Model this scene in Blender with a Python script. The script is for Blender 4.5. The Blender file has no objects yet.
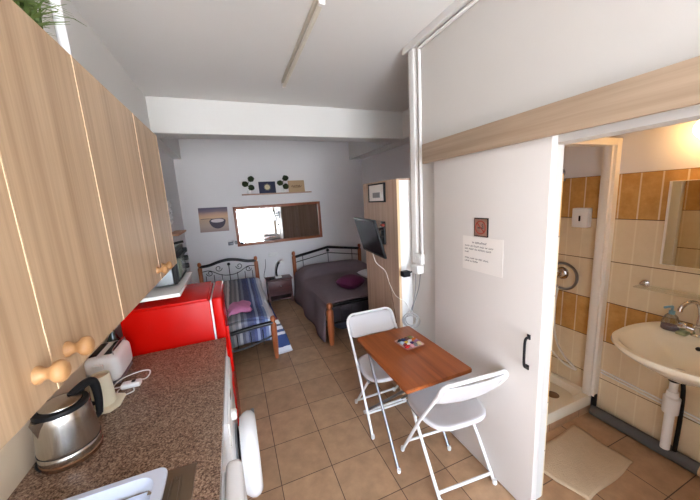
import bpy, bmesh, math, random
from mathutils import Vector, Matrix
random.seed(7)
scn = bpy.context.scene
COL = scn.collection
PI = math.pi
WL = {}                                   # world location of every object's origin

# ------------------------------------------------------------------ colours and materials
def S(r, g, b):
    f = lambda c: (c/12.92 if c <= .04045 else ((c+.055)/1.055)**2.4)
    return (f(r/255), f(g/255), f(b/255), 1)

class NT:
    def __init__(s, name):
        s.m = bpy.data.materials.new(name); s.m.use_nodes = True
        s.t = s.m.node_tree; s.t.nodes.clear()
        s.out = s.t.nodes.new('ShaderNodeOutputMaterial')
        s.b = s.t.nodes.new('ShaderNodeBsdfPrincipled')
        s.t.links.new(s.b.outputs[0], s.out.inputs[0])
        s._c = None
    def n(s, typ, **kw):
        nd = s.t.nodes.new(typ)
        for k, v in kw.items():
            setattr(nd, k, v)
        return nd
    def l(s, a, b): s.t.links.new(a, b)
    def co(s):
        if s._c is None: s._c = s.n('ShaderNodeTexCoord').outputs['Object']
        return s._c
    def xyz(s):
        sp = s.n('ShaderNodeSeparateXYZ'); s.l(s.co(), sp.inputs[0]); return sp.outputs
    def math(s, op, a, b=None, c=None):
        nd = s.n('ShaderNodeMath', operation=op)
        for i, v in enumerate((a, b, c)):
            if v is None: continue
            if isinstance(v, (int, float)): nd.inputs[i].default_value = v
            else: s.l(v, nd.inputs[i])
        return nd.outputs[0]
    def mix(s, f, a, b, mode='MIX'):
        nd = s.n('ShaderNodeMix', data_type='RGBA', blend_type=mode)
        for i, v in ((0, f), (6, a), (7, b)):
            if isinstance(v, (int, float, tuple)): nd.inputs[i].default_value = v
            else: s.l(v, nd.inputs[i])
        return nd.outputs[2]
    def map(s, scale=(1, 1, 1), loc=(0, 0, 0), rot=(0, 0, 0)):
        nd = s.n('ShaderNodeMapping'); s.l(s.co(), nd.inputs[0])
        nd.inputs['Scale'].default_value = scale; nd.inputs['Location'].default_value = loc
        nd.inputs['Rotation'].default_value = rot
        return nd.outputs[0]
    def noise(s, scale=5, detail=3, vec=None, rough=.5):
        nd = s.n('ShaderNodeTexNoise'); s.l(vec if vec is not None else s.co(), nd.inputs['Vector'])
        nd.inputs['Scale'].default_value = scale; nd.inputs['Detail'].default_value = detail
        nd.inputs['Roughness'].default_value = rough
        return nd.outputs['Fac']
    def ramp(s, fac, stops, interp='LINEAR'):
        nd = s.n('ShaderNodeValToRGB'); s.l(fac, nd.inputs[0])
        cr = nd.color_ramp; cr.interpolation = interp
        while len(cr.elements) < len(stops): cr.elements.new(.5)
        for e, (p, c) in zip(cr.elements, stops): e.position = p; e.color = c
        return nd.outputs[0]
    def bump(s, h, strength=.2, dist=.01):
        nd = s.n('ShaderNodeBump'); s.l(h, nd.inputs['Height'])
        nd.inputs['Strength'].default_value = strength; nd.inputs['Distance'].default_value = dist
        s.l(nd.outputs[0], s.b.inputs['Normal'])
    def base(s, c):
        if isinstance(c, tuple): s.b.inputs['Base Color'].default_value = c
        else: s.l(c, s.b.inputs['Base Color'])
    def set(s, rough=.5, metal=0., spec=None, coat=0):
        s.b.inputs['Roughness'].default_value = rough; s.b.inputs['Metallic'].default_value = metal
        if spec is not None: s.b.inputs['Specular IOR Level'].default_value = spec
        s.b.inputs['Coat Weight'].default_value = coat
        return s.m

def dark(c, k): return (c[0]*k, c[1]*k, c[2]*k, 1)

def plain(name, c, rough=.5, metal=0, var=.06, scale=6, bump=0, bscale=60, spec=None, coat=0):
    m = NT(name)
    m.base(m.mix(m.noise(scale), dark(c, 1-var), dark(c, 1+var)))
    if bump: m.bump(m.noise(bscale, 4), bump)
    return m.set(rough, metal, spec, coat)

def wood(name, c1, c2, axis='z', scale=28, rough=.45, stretch=.05, bump=.05, coat=0):
    m = NT(name)
    sc = [1, 1, 1]; sc['xyz'.index(axis)] = stretch
    v = m.map(tuple(sc))
    f = m.noise(scale, 5, v, .6); g = m.noise(scale*.22, 2, v)
    k = m.math('ADD', m.math('MULTIPLY', f, .65), m.math('MULTIPLY', g, .45))
    m.base(m.ramp(k, [(.36, c1), (.7, c2)])); m.bump(f, bump, .004)
    return m.set(rough, coat=coat)

def emis(name, c, st):
    m = NT(name); m.base(c); m.b.inputs['Emission Color'].default_value = c
    m.b.inputs['Emission Strength'].default_value = st
    return m.set(.4)

WHITE = S(226, 222, 218)
M = {}
M['wall'] = plain('wall_paint', S(230, 228, 229), .75, var=.03, scale=2, bump=.06, bscale=35)
M['ceil'] = plain('ceiling_paint', S(234, 234, 232), .85, var=.03, scale=1.5, bump=.05, bscale=20)
M['beam'] = plain('beam_paint', S(226, 225, 222), .7, var=.02, scale=2, bump=.05, bscale=30)
M['partition'] = plain('partition_paint', S(203, 199, 194), .6, var=.02, scale=2, bump=.05, bscale=30)
M['splash'] = plain('backsplash_paint', S(215, 196, 170), .4, var=.05, scale=4)
M['door'] = plain('door_paint', S(214, 208, 203), .32, var=.025, scale=3, bump=.05, bscale=14)
M['white_plastic'] = plain('white_plastic', S(235, 234, 232), .35, var=.02)
M['white_enamel'] = plain('white_enamel', S(238, 238, 240), .18, var=.01)
M['white_metal'] = plain('white_painted_metal', S(236, 236, 236), .25, var=.02)
M['seat_white'] = plain('white_moulded_plastic', S(208, 205, 207), .45, var=.03, bump=.05, bscale=140)
M['cream'] = plain('cream_plastic', S(226, 216, 190), .35, var=.02)
M['black'] = plain('black_plastic', S(20, 20, 22), .5, var=.1, spec=.25)
M['black_metal'] = plain('black_metal', S(20, 20, 24), .3, var=.1, metal=.2)
M['black_gloss'] = plain('black_gloss', S(14, 14, 17), .2, var=.05, spec=.25)
M['screen'] = plain('screen_glass', S(20, 20, 24), .14, var=.03, spec=.3)
M['grey_plastic'] = plain('grey_plastic', S(120, 122, 126), .4)
M['chrome'] = plain('chrome', S(215, 215, 218), .12, 1, var=.03)
M['tube_steel'] = plain('tube_steel', S(150, 150, 155), .3, 1, var=.03)
M['red'] = plain('red_enamel', S(198, 12, 4), .25, var=.03, spec=.12)
M['oak'] = wood('light_oak_laminate', S(162, 133, 102), S(202, 174, 142), 'z', 46, .42, .025)
M['oak_edge'] = wood('oak_edge_band', S(196, 166, 132), S(224, 196, 164), 'z', 40, .4)
M['oak_rail'] = wood('oak_rail', S(144, 122, 100), S(176, 153, 130), 'y', 46, .45, .03)
M['ward'] = wood('wardrobe_laminate', S(154, 127, 107), S(190, 162, 142), 'z', 30, .45, .03)
M['ward_edge'] = wood('wardrobe_edge', S(204, 170, 128), S(230, 202, 164), 'z', 30, .5)
M['knob'] = wood('knob_beech', S(150, 106, 64), S(178, 134, 88), 'x', 40, .5, .2)
M['table'] = wood('table_veneer', S(122, 60, 24), S(166, 90, 42), 'y', 40, .36, .04, .02)
M['bedpost'] = wood('bed_post_wood', S(136, 70, 36), S(182, 106, 62), 'z', 30, .35, .1, .03, .2)
M['mirror_frame'] = wood('mirror_frame_wood', S(112, 58, 34), S(156, 88, 56), 'x', 40, .35, .08)
M['mirror_frame_v'] = wood('mirror_frame_wood_upright', S(112, 58, 34), S(156, 88, 56), 'z', 40, .35, .08)
M['night'] = wood('nightstand_wood', S(66, 30, 28), S(98, 48, 45), 'x', 30, .4, .08)
M['shelf_wood'] = wood('shelf_wood', S(160, 128, 112), S(192, 160, 142), 'x', 40, .5, .06)
M['plank'] = wood('plank_wood', S(168, 120, 84), S(204, 156, 118), 'y', 40, .5, .06)
M['mirror'] = plain('mirror_glass', S(238, 240, 240), .015, 1, var=.0)
M['mirror_plain'] = plain('bathroom_mirror_glass', S(232, 236, 230), .02, 1, var=0)
M['ceramic'] = plain('white_ceramic', S(240, 231, 210), .12, var=.01, coat=.4)
M['tray_acrylic'] = plain('shower_tray_acrylic', S(232, 224, 206), .25, var=.02)
M['pvc'] = plain('pvc_frame', S(236, 230, 220), .35, var=.02)
M['pipe_grey'] = plain('grey_pipe', S(84, 84, 84), .5)
M['pipe_beige'] = plain('beige_pipe', S(206, 172, 130), .5)
M['mat'] = plain('bath_mat_cotton', S(202, 178, 148), .95, var=.08, scale=30, bump=.5, bscale=160)
M['spread'] = plain('bedspread_fabric', S(116, 101, 107), .85, var=.1, scale=8, bump=.3, bscale=120)
M['purple'] = plain('purple_velvet', S(92, 20, 66), .7, var=.15, scale=14, bump=.2, bscale=80)
M['pink'] = plain('pink_terry', S(206, 128, 170), .95, var=.1, scale=30, bump=.4, bscale=180)
M['sheet'] = plain('white_cotton', S(222, 220, 222), .9, var=.05, scale=10, bump=.2, bscale=60)
M['mattress'] = plain('mattress_ticking', S(196, 200, 212), .9)
M['leaf_a'] = plain('grass_leaf', S(112, 138, 70), .55, var=.5, scale=30)
M['topiary'] = plain('topiary_leaf', S(46, 58, 30), .8, var=.4, scale=60, bump=1, bscale=90)
M['stem'] = plain('stem_brown', S(84, 62, 40), .8)
M['paper'] = plain('paper', S(228, 222, 216), .7, var=.02)
M['ink'] = plain('ink', S(70, 64, 64), .8)
M['gold'] = plain('cream_print', S(206, 196, 160), .6)
M['navy'] = plain('navy_print', S(26, 28, 62), .5)
M['kraft'] = plain('kraft_board', S(186, 158, 122), .7, var=.1)
M['brown_print'] = plain('brown_print', S(104, 72, 48), .7)
M['plaque'] = wood('plaque_brown', S(122, 92, 80), S(150, 116, 100), 'z', 30, .5)
M['red_print'] = plain('dark_red_print', S(140, 46, 24), .6)
M['soil'] = plain('soil', S(60, 46, 34), .95)
M['steel_sink'] = plain('sink_steel', S(150, 138, 122), .3, .9, var=.06, scale=20)
M['basin_plastic'] = plain('pale_blue_plastic', S(206, 214, 232), .35, var=.02)
M['warm_white'] = plain('white_cable', S(230, 228, 222), .45)
M['lamp_tube'] = plain('lamp_tube_glass', S(226, 220, 206), .3)
M['lamp_body'] = plain('lamp_batten', S(196, 188, 172), .45)
M['oven_body'] = plain('oven_grey', S(140, 146, 149), .4, .2)
M['oven_glass'] = plain('oven_glass', S(112, 124, 108), .2, spec=.3)
M['globe'] = emis('lit_globe', (1, .57, .20, 1), 22)

def brushed():
    m = NT('brushed_steel')
    v = m.map((3, 3, .05)); f = m.noise(60, 4, v)
    m.base(m.mix(f, S(168, 162, 154), S(206, 200, 192)))
    m.bump(f, .03, .002); return m.set(.24, 1)
M['steel'] = brushed()

def glass(name, c, rough=.02, alpha=.25):
    m = NT(name); m.base(m.mix(m.noise(4), c, dark(c, .97)))
    m.b.inputs['Transmission Weight'].default_value = 1; m.b.inputs['IOR'].default_value = 1.3
    m.b.inputs['Alpha'].default_value = alpha
    return m.set(rough)
M['glass_green'] = glass('green_glass', (.75, .92, .8, 1), .03, .35)
M['glass_clear'] = glass('clear_glass', (.92, .95, .97, 1), .03, .4)
M['soap_bottle'] = glass('bluish_bottle', (.55, .72, .85, 1), .06, .55)

def granite():
    m = NT('granite_laminate')
    a = m.noise(150, 2); b = m.noise(260, 2, m.map(loc=(3, 7, 1)))
    c = m.ramp(a, [(.36, S(62, 48, 42)), (.45, S(112, 88, 74)), (.53, S(150, 122, 102)), (.63, S(192, 168, 146))])
    d = m.ramp(b, [(.4, S(70, 52, 46)), (.5, S(146, 116, 98)), (.62, S(178, 150, 130))])
    m.base(m.mix(1., m.mix(.45, c, d), (.82, .8, .78, 1), 'MULTIPLY')); return m.set(.24, spec=.4)
M['granite'] = granite()

def floor_mat():
    m = NT('ceramic_floor_tiles')
    br = m.n('ShaderNodeTexBrick'); m.l(m.co(), br.inputs['Vector'])
    br.offset = 0; br.squash = 1
    br.inputs['Color1'].default_value = S(186, 152, 120); br.inputs['Color2'].default_value = S(172, 138, 108)
    br.inputs['Mortar'].default_value = S(84, 64, 52)
    br.inputs['Scale'].default_value = 1; br.inputs['Mortar Size'].default_value = .0028
    br.inputs['Mortar Smooth'].default_value = .2
    br.inputs['Brick Width'].default_value = .33; br.inputs['Row Height'].default_value = .33
    n = m.ramp(m.noise(9, 6, rough=.65), [(.3, (.78, .76, .74, 1)), (.7, (1.12, 1.1, 1.08, 1))])
    m.base(m.mix(1., br.outputs['Color'], n, 'MULTIPLY'))
    m.bump(m.math('SUBTRACT', 1., br.outputs['Fac']), .3, .003)
    return m.set(.32, spec=.4)
M['floor'] = floor_mat()

def tile_mat(name, axis):
    m = NT(name); x = m.xyz(); h = x[axis]; z = x[2]
    n = m.noise(14, 5, rough=.7)
    cream = m.mix(n, S(214, 191, 156), S(228, 210, 178)); orange = m.ramp(n, [(.3, S(182, 134, 74)), (.7, S(208, 162, 98))])
    zz = m.math('MODULO', z, .9)
    band = m.math('GREATER_THAN', zz, .6)
    c = m.mix(band, cream, orange)
    v = m.math('ABSOLUTE', m.math('SUBTRACT', m.math('FRACT', m.math('DIVIDE', m.math('ADD', h, 10+.533-.0525+.0), .105)), .5))
    vl = m.math('LESS_THAN', v, .04)
    c = m.mix(m.math('MULTIPLY', vl, .75), c, S(232, 216, 186))
    g = m.math('ABSOLUTE', m.math('SUBTRACT', m.math('FRACT', m.math('ADD', m.math('DIVIDE', z, .3), .5)), .5))
    gl = m.math('LESS_THAN', g, .009)
    c = m.mix(gl, c, S(104, 78, 56))
    m.base(c); m.bump(m.math('SUBTRACT', m.math('MULTIPLY', vl, .6), gl), .35, .003)
    return m.set(.2, spec=.45)
M['tile_y'] = tile_mat('bathroom_wall_tiles_side', 1)
M['tile_x'] = tile_mat('bathroom_wall_tiles_end', 0)

def quilt_mat():
    m = NT('striped_quilt'); x = m.xyz()[0]
    wob = m.math('ADD', x, m.math('MULTIPLY', m.noise(6), .012))
    f = m.math('DIVIDE', m.math('ADD', wob, .45), .9)
    cols = [(206, 206, 214), (150, 158, 190), (218, 218, 222), (196, 192, 190), (92, 88, 92), (188, 184, 180), (214, 212, 210), (120, 116, 118), (224, 222, 220),
            (150, 144, 138), (196, 190, 182), (112, 108, 108), (146, 142, 138), (210, 208, 206), (84, 84, 92), (136, 134, 134), (104, 104, 114), (170, 170, 174),
            (60, 66, 92), (112, 118, 142), (36, 50, 100), (28, 42, 98), (44, 62, 124), (150, 164, 196), (30, 46, 108), (48, 72, 140), (110, 132, 180), (206, 212, 224), (226, 226, 232)]
    st = [(i/len(cols), S(*c)) for i, c in enumerate(cols)]
    c = m.ramp(f, st, 'CONSTANT')
    fine = m.math('GREATER_THAN', m.math('FRACT', m.math('MULTIPLY', x, 85)), .7)
    c = m.mix(m.math('MULTIPLY', fine, .3), c, S(226, 226, 230))
    m.base(c); m.bump(m.noise(70, 4), .25); return m.set(.9)
M['quilt'] = quilt_mat()

def drape_mat():
    m = NT('nautical_border'); z = m.xyz()[2]
    k = m.math('ADD', z, m.math('MULTIPLY', m.noise(9), .03))
    c = m.ramp(m.math('DIVIDE', k, .56), [(0, S(214, 216, 226)), (.19, S(52, 70, 118)), (.46, S(206, 206, 212)), (.52, S(70, 84, 120)), (.58, S(206, 206, 212)),
               (.66, S(80, 80, 92)), (.7, S(212, 210, 210)), (.8, S(120, 44, 44)), (.84, S(60, 80, 140)), (.92, S(200, 206, 220))], 'CONSTANT')
    m.base(c); m.bump(m.noise(60, 3), .2); return m.set(.9)
M['drape'] = drape_mat()

def beach_mat():
    m = NT('beach_print'); z = m.xyz()[2]
    k = m.math('ADD', z, m.math('MULTIPLY', m.noise(7, 4, m.map((.6, 1, 3))), .05))
    m.base(m.ramp(m.math('DIVIDE', k, .4), [(.0, S(150, 132, 132)), (.3, S(186, 164, 150)), (.56, S(196, 166, 140)), (.64, S(214, 176, 140)),
                  (.78, S(196, 156, 134)), (.87, S(130, 112, 122)), (1, S(96, 88, 106))]))
    return m.set(.6)
M['beach'] = beach_mat()
M['boat'] = plain('boat_print', S(66, 56, 72), .6, var=.2, scale=40)
M['boat_in'] = plain('boat_inside_print', S(214, 204, 206), .6, var=.1, scale=40)

# ------------------------------------------------------------------ mesh helpers
def B(): return bmesh.new()
def merge(bm, t):
    me = bpy.data.meshes.new('tmp'); t.to_mesh(me); t.free(); bm.from_mesh(me); bpy.data.meshes.remove(me)
def box(bm, x0, x1, y0, y1, z0, z1, bev=0, seg=2, mt=None):
    t = bmesh.new(); bmesh.ops.create_cube(t, size=1)
    for v in t.verts: v.co = Vector(((x0+x1)/2+v.co.x*(x1-x0), (y0+y1)/2+v.co.y*(y1-y0), (z0+z1)/2+v.co.z*(z1-z0)))
    if bev: bmesh.ops.bevel(t, geom=t.edges[:], offset=bev, segments=seg, affect='EDGES', profile=.6)
    if mt is not None: bmesh.ops.transform(t, matrix=mt, verts=t.verts)
    merge(bm, t); return bm
def spline(pts, n=8, closed=False):
    P = [Vector(p) for p in pts]; out = []; L = len(P)
    for i in range(L if closed else L-1):
        if closed: a, b, c, d = P[i-1], P[i], P[(i+1) % L], P[(i+2) % L]
        else: a, b, c, d = P[max(i-1, 0)], P[i], P[i+1], P[min(i+2, L-1)]
        for k in range(n):
            t = k/n
            out.append(.5*((2*b)+(c-a)*t+(2*a-5*b+4*c-d)*t*t+(3*b-a-3*c+d)*t**3))
    if not closed: out.append(P[-1])
    return out
def tube(bm, pts, r, seg=8, closed=False, caps=True):
    P = [Vector(p) for p in pts]; L = len(P); rings = []
    rr = r if isinstance(r, (list, tuple)) else [r]*L
    up = None
    for i in range(L):
        if closed: t = (P[(i+1) % L]-P[i-1])
        else: t = P[min(i+1, L-1)]-P[max(i-1, 0)]
        t.normalize()
        if up is None:
            up = Vector((0, 0, 1)) if abs(t.z) < .9 else Vector((1, 0, 0))
        s = t.cross(up)
        if s.length < 1e-5: s = t.orthogonal()
        s.normalize(); up = s.cross(t).normalized()
        rings.append([bm.verts.new(P[i]+(s*math.cos(2*PI*k/seg)+up*math.sin(2*PI*k/seg))*rr[i]) for k in range(seg)])
    for i in range(L if closed else L-1):
        a, b = rings[i], rings[(i+1) % L]
        for k in range(seg): bm.faces.new((a[k], a[(k+1) % seg], b[(k+1) % seg], b[k]))
    if caps and not closed: bm.faces.new(rings[0][::-1]); bm.faces.new(rings[-1])
    return bm
def lathe(bm, prof, c=(0, 0, 0), axis='z', seg=24, sx=1, sy=1, capb=True, capt=True):
    c = Vector(c); rings = []
    def P(r, a, h):
        u, v = r*math.cos(a)*sx, r*math.sin(a)*sy
        return c+Vector({'z': (u, v, h), 'x': (h, u, v), 'y': (v, h, u)}[axis])
    for r, h in prof: rings.append([bm.verts.new(P(max(r, 1e-4), 2*PI*k/seg, h)) for k in range(seg)])
    for a, b in zip(rings, rings[1:]):
        for k in range(seg): bm.faces.new((a[k], a[(k+1) % seg], b[(k+1) % seg], b[k]))
    if capb: bm.faces.new(rings[0][::-1])
    if capt: bm.faces.new(rings[-1])
    return bm
def ball(bm, c, r, sc=(1, 1, 1), seg=16, jit=0):
    t = bmesh.new(); bmesh.ops.create_uvsphere(t, u_segments=seg, v_segments=max(8, seg//2), radius=r)
    for v in t.verts:
        k = 1+random.uniform(-jit, jit)
        v.co = Vector((v.co.x*sc[0]*k+c[0], v.co.y*sc[1]*k+c[1], v.co.z*sc[2]*k+c[2]))
    merge(bm, t); return bm
def grid(bm, f, nu, nv, thick=0):
    vs = [[bm.verts.new(Vector(f(i/nu, j/nv))) for j in range(nv+1)] for i in range(nu+1)]
    for i in range(nu):
        for j in range(nv): bm.faces.new((vs[i][j], vs[i+1][j], vs[i+1][j+1], vs[i][j+1]))
    return bm
def prism(bm, pts, d, bev=0):
    """closed outline of 3-D points pushed along d"""
    t = bmesh.new(); d = Vector(d)
    a = [t.verts.new(Vector(p)) for p in pts]; b = [t.verts.new(Vector(p)+d) for p in pts]
    n = len(a); t.faces.new(a[::-1]); t.faces.new(b)
    for i in range(n): t.faces.new((a[i], a[(i+1) % n], b[(i+1) % n], b[i]))
    bmesh.ops.recalc_face_normals(t, faces=t.faces)
    if bev: bmesh.ops.bevel(t, geom=t.edges[:], offset=bev, segments=2, affect='EDGES')
    merge(bm, t); return bm
def rrect(w, h, r, n=5):
    """rounded rectangle outline (2-D), centred"""
    o = []
    for cx, cy, a0 in ((w/2-r, h/2-r, 0), (-w/2+r, h/2-r, 90), (-w/2+r, -h/2+r, 180), (w/2-r, -h/2+r, 270)):
        for k in range(n+1):
            a = math.radians(a0+90*k/n); o.append((cx+r*math.cos(a), cy+r*math.sin(a)))
    return o
def ring_y(c, R, n=24): return [(c[0]+R*math.cos(2*PI*k/n), c[1], c[2]+R*math.sin(2*PI*k/n)) for k in range(n)]
def ring_x(c, R, n=24): return [(c[0], c[1]+R*math.cos(2*PI*k/n), c[2]+R*math.sin(2*PI*k/n)) for k in range(n)]

def obj(name, bm, mat, parent=None, local=False, smooth=True, solid=0, angle=38):
    me = bpy.data.meshes.new(name)
    bmesh.ops.recalc_face_normals(bm, faces=bm.faces)
    if parent is not None and not local:
        bmesh.ops.translate(bm, vec=-WL[parent.name], verts=bm.verts)
    bm.to_mesh(me); bm.free()
    o = bpy.data.objects.new(name, me); COL.objects.link(o)
    if smooth:
        for p in me.polygons: p.use_smooth = True
        me.set_sharp_from_angle(angle=math.radians(angle))
    me.materials.append(M[mat] if isinstance(mat, str) else mat)
    if parent is not None:
        o.parent = parent; WL[o.name] = WL[parent.name].copy()
    else: WL[o.name] = Vector((0, 0, 0))
    if solid:
        md = o.modifiers.new('thickness', 'SOLIDIFY'); md.thickness = solid; md.offset = 0
    return o
def tag(o, label, cat, group=None):
    o['label'] = label; o['category'] = cat
    if group: o['group'] = group
    return o
def thing(name, loc, label, cat, group=None, rz=0):
    o = bpy.data.objects.new(name, None); COL.objects.link(o); o.empty_display_size = .05
    o.location = loc; o.rotation_euler = (0, 0, rz); WL[o.name] = Vector(loc)
    return tag(o, label, cat, group)
def single(name, bm, mat, loc, label, cat, group=None, **kw):
    """a thing that is one mesh, with its origin at its base"""
    bmesh.ops.translate(bm, vec=-Vector(loc), verts=bm.verts)
    o = obj(name, bm, mat, **kw); o.location = loc; WL[o.name] = Vector(loc)
    return tag(o, label, cat, group)
def struct(name, bm, mat, parent=None, **kw):
    o = obj(name, bm, mat, parent, smooth=kw.pop('smooth', False), **kw)
    if parent is None: o['kind'] = 'structure'
    return o
def plabel(o, s): o['label'] = s; return o

# ------------------------------------------------------------------ the setting
XL, XR, YB, YF, ZC = -.83, 2.348, 3.7, -4.2, 2.8
struct('floor', box(B(), XL-.1, XR+.1, YF-.1, YB+.1, -.1, 0), 'floor')
struct('ceiling', box(B(), XL-.1, XR+.1, YF-.1, YB+.1, ZC, ZC+.1), 'ceil')
struct('wall_left', box(B(), XL-.1, XL, YF-.1, YB+.1, 0, ZC), 'wall')
struct('wall_back', box(B(), XL, XR+.1, YB, YB+.1, 0, ZC), 'wall')
struct('wall_right', box(B(), XR, XR+.1, YF-.1, YB, 0, ZC), 'wall')
OX0, OX1, OZ = -.62, 1.12, 2.4                       # balcony door opening behind the camera
bm = B(); box(bm, XL, OX0, YF-.1, YF, 0, ZC); box(bm, OX1, XR, YF-.1, YF, 0, ZC); box(bm, OX0, OX1, YF-.1, YF, OZ, ZC)
struct('wall_front', bm, 'wall')
bm = B()
box(bm, OX0, OX0+.05, YF-.08, YF-.02, 0, OZ); box(bm, OX1-.05, OX1, YF-.08, YF-.02, 0, OZ); box(bm, OX0, OX1, YF-.08, YF-.02, OZ-.05, OZ)
box(bm, .28, .36, YF-.07, YF-.02, 0, OZ-.05)
struct('door_2', bm, 'white_plastic')
struct('wall_backsplash', box(B(), XL, XL+.006, -2.2, .33, .9, 1.398), 'splash')
# partition with the bathroom doorway
PX0, PX1 = 1.25, 1.36
bm = B(); box(bm, PX0, PX1, -.70, .395, 0, ZC); box(bm, PX0, PX1, -1.62, -.70, 1.927, ZC); box(bm, PX0, PX1, YF, -1.62, 0, ZC)
struct('wall_partition', bm, 'partition')
struct('wall_shower', box(B(), PX1, XR, .36, .395, 0, ZC), 'wall')
struct('wall_bathroom', box(B(), PX1, XR, -2.1, -2.0, 0, ZC), 'wall')
# tiling, 1.8 m high
struct('trim_1', box(B(), XR-.008, XR, -2.0, .36, 0, 1.8), 'tile_y')
bm = B(); box(bm, PX1, PX1+.008, -.70, .36, 0, 1.8); box(bm, PX1, PX1+.008, -2.0, -1.62, 0, 1.8)
struct('trim_2', bm, 'tile_y')
struct('trim_3', box(B(), PX1+.008, XR-.008, .352, .36, 0, 1.8), 'tile_x')
struct('trim_4', box(B(), PX1+.008, XR-.008, -2.0, -1.992, 0, 1.8), 'tile_x')
# beams
struct('trim_5', box(B(), XL, -.72, YF, YB, 2.49, ZC, .004), 'beam')
struct('trim_6', box(B(), -.72, 2.09, 1.81, 2.06, 2.47, ZC, .004), 'beam')
struct('trim_7', box(B(), 2.09, XR, .395, YB, 2.47, ZC, .004), 'beam')
# wooden pelmet board over the sliding door
bm = B(); box(bm, 1.18, 1.20, -1.98, .14, 1.95, 2.08, .003)
pel = struct('trim_8', bm, 'oak_rail', smooth=True)
struct('rail_bracket', box(B(), 1.20, 1.25, -1.98, .14, 2.03, 2.07), 'white_metal', pel)

# sliding door
bm = B(); box(bm, 1.208, 1.246, -.746, .045, .012, 1.965, .003)
dr = struct('door_1', bm, 'door', smooth=True)
bm = B()
tube(bm, spline([(1.208, -.688, 1.01), (1.183, -.688, 1.0), (1.179, -.688, .93), (1.183, -.688, .86), (1.208, -.688, .848)], 6), .0065, 8)
box(bm, 1.203, 1.2085, -.697, -.679, .998, 1.024, .002); box(bm, 1.203, 1.2085, -.697, -.679, .834, .860, .002)
plabel(obj('door_handle', bm, 'black_metal', dr), 'black bow handle')

# ------------------------------------------------------------------ kitchen: worktop, cabinets, appliances
CE, CT = -.222, .90                                   # worktop edge and height
bm = B()
HX0, HX1, HY0, HY1 = -.735, -.305, -1.3, -.648
for r in ((XL, CE, HY1, -.1675), (XL, HX0, -1.5, HY1), (HX1, CE, -1.5, HY1), (HX0, HX1, -1.5, HY0)):
    box(bm, *r, CT-.036, CT)
bmesh.ops.remove_doubles(bm, verts=bm.verts, dist=.0005)
single('kitchen_worktop', bm, 'granite', (XL, -.83, CT-.036), 'speckled brown worktop slab carrying the kettle and the sink', 'worktop', smooth=False)
bm = B(); box(bm, XL, CE, -.1625, .335, CT-.036, CT, .0015, 1)
single('kitchen_worktop', bm, 'granite', (XL, .08, CT-.036), 'speckled brown worktop slab beside the red fridge, carrying the toaster', 'worktop', smooth=False)

# upper cabinets
def upper_cabinet(y0, ym, y1, label):
    t = thing('kitchen_cabinet', (XL, (y0+y1)/2, 1.40), label, 'cabinet')
    bm = B(); box(bm, XL+.003, -.472, y0+.001, y1-.001, 1.40, 2.17); obj('body', bm, 'oak', t, smooth=False)
    for a, b, ky in ((y0, ym, ym-.05), (ym, y1, ym+.055)):
        d = obj('door', box(B(), -.471, -.45, a+.003, b-.0006, 1.40, 2.17, .0015, 1), 'oak', t, smooth=False)
        obj('edge_band', box(B(), -.470, -.4485, b-.0030, b+.0005, 1.401, 2.169), 'oak_edge', d, smooth=False)
        kb = B(); lathe(kb, [(.0165, 0), (.0165, .004), (.012, .010), (.010, .016), (.013, .021), (.0195, .027), (.021, .034), (.018, .041), (.010, .045)],
                        (-.45, ky, 1.458), 'x', 20)
        obj('knob', kb, 'knob', d, angle=60)
    return t
upper_cabinet(-1.303, -.919, -.535, 'oak wall cabinet nearest the camera, above the kettle')
upper_cabinet(-.535, .012, .455, 'oak wall cabinet farther along, ending beside the mini oven')

# kettle
kx, ky = -.715, -.405
t = thing('electric_kettle', (kx, ky, CT), 'brushed steel electric kettle with black handle on the worktop', 'kettle')
bm = B(); lathe(bm, [(.076, .0), (.084, .004), (.085, .018), (.08, .022)], (kx, ky, CT), seg=40)
plabel(obj('power_base', bm, plain('base_bronze', S(150, 116, 92), .25, .9), t), 'bronze coloured power base')
bm = B(); lathe(bm, [(.081, .022), (.0845, .026), (.0845, .048), (.0825, .050), (.084, .053), (.083, .062), (.0805, .11), (.0765, .16), (.0735, .187), (.071, .192)],
                (kx, ky, CT), seg=48)
obj('body', bm, 'steel', t, angle=50)
bm = B(); lathe(bm, [(.083, .0515), (.0852, .0535), (.083, .0555)], (kx, ky, CT), seg=48, capb=False, capt=False)
plabel(obj('seam_band', bm, 'black', t), 'thin black band near the base')
bm = B(); lathe(bm, [(.0735, .186), (.0745, .19), (.072, .2), (.060, .204), (.058, .199)], (kx, ky, CT), seg=40)
plabel(obj('lid_rim', bm, 'black', t), 'black rim of lid')
bm = B(); lathe(bm, [(.058, .199), (.056, .206), (.03, .212), (.006, .213)], (kx, ky, CT), seg=32)
obj('lid', bm, 'steel', t)
HD = Vector((.52, .85, 0)).normalized()               # towards the handle
sd = Vector((-HD.y, HD.x, 0))
def hp(a, z, w=0): p = Vector((kx, ky, CT))+HD*a+sd*w; return (p.x, p.y, CT+z)
bm = B()
sec = [(.03, .209), (.075, .221), (.104, .216), (.116, .19), (.117, .13), (.110, .075)]
pp = spline([hp(a, z) for a, z in sec], 6)
for i in range(len(pp)-1):
    pass
rad = [.011+.004*math.sin(PI*i/(len(pp)-1)) for i in range(len(pp))]
tube(bm, pp, rad, 10)
tube(bm, [hp(.110, .078), hp(.08, .07)], .011, 8); tube(bm, [hp(.07, .215), hp(.06, .195)], .012, 8)
obj('handle', bm, 'black', t)
bm = B()
sp = [hp(-.070, .188, .026), hp(-.093, .19, 0), hp(-.070, .188, -.026), hp(-.078, .13, 0)]
vs = [bm.verts.new(p) for p in sp]
for f in ((0, 1, 3), (1, 2, 3), (0, 2, 1), (0, 3, 2)): bm.faces.new([vs[i] for i in f])
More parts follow.
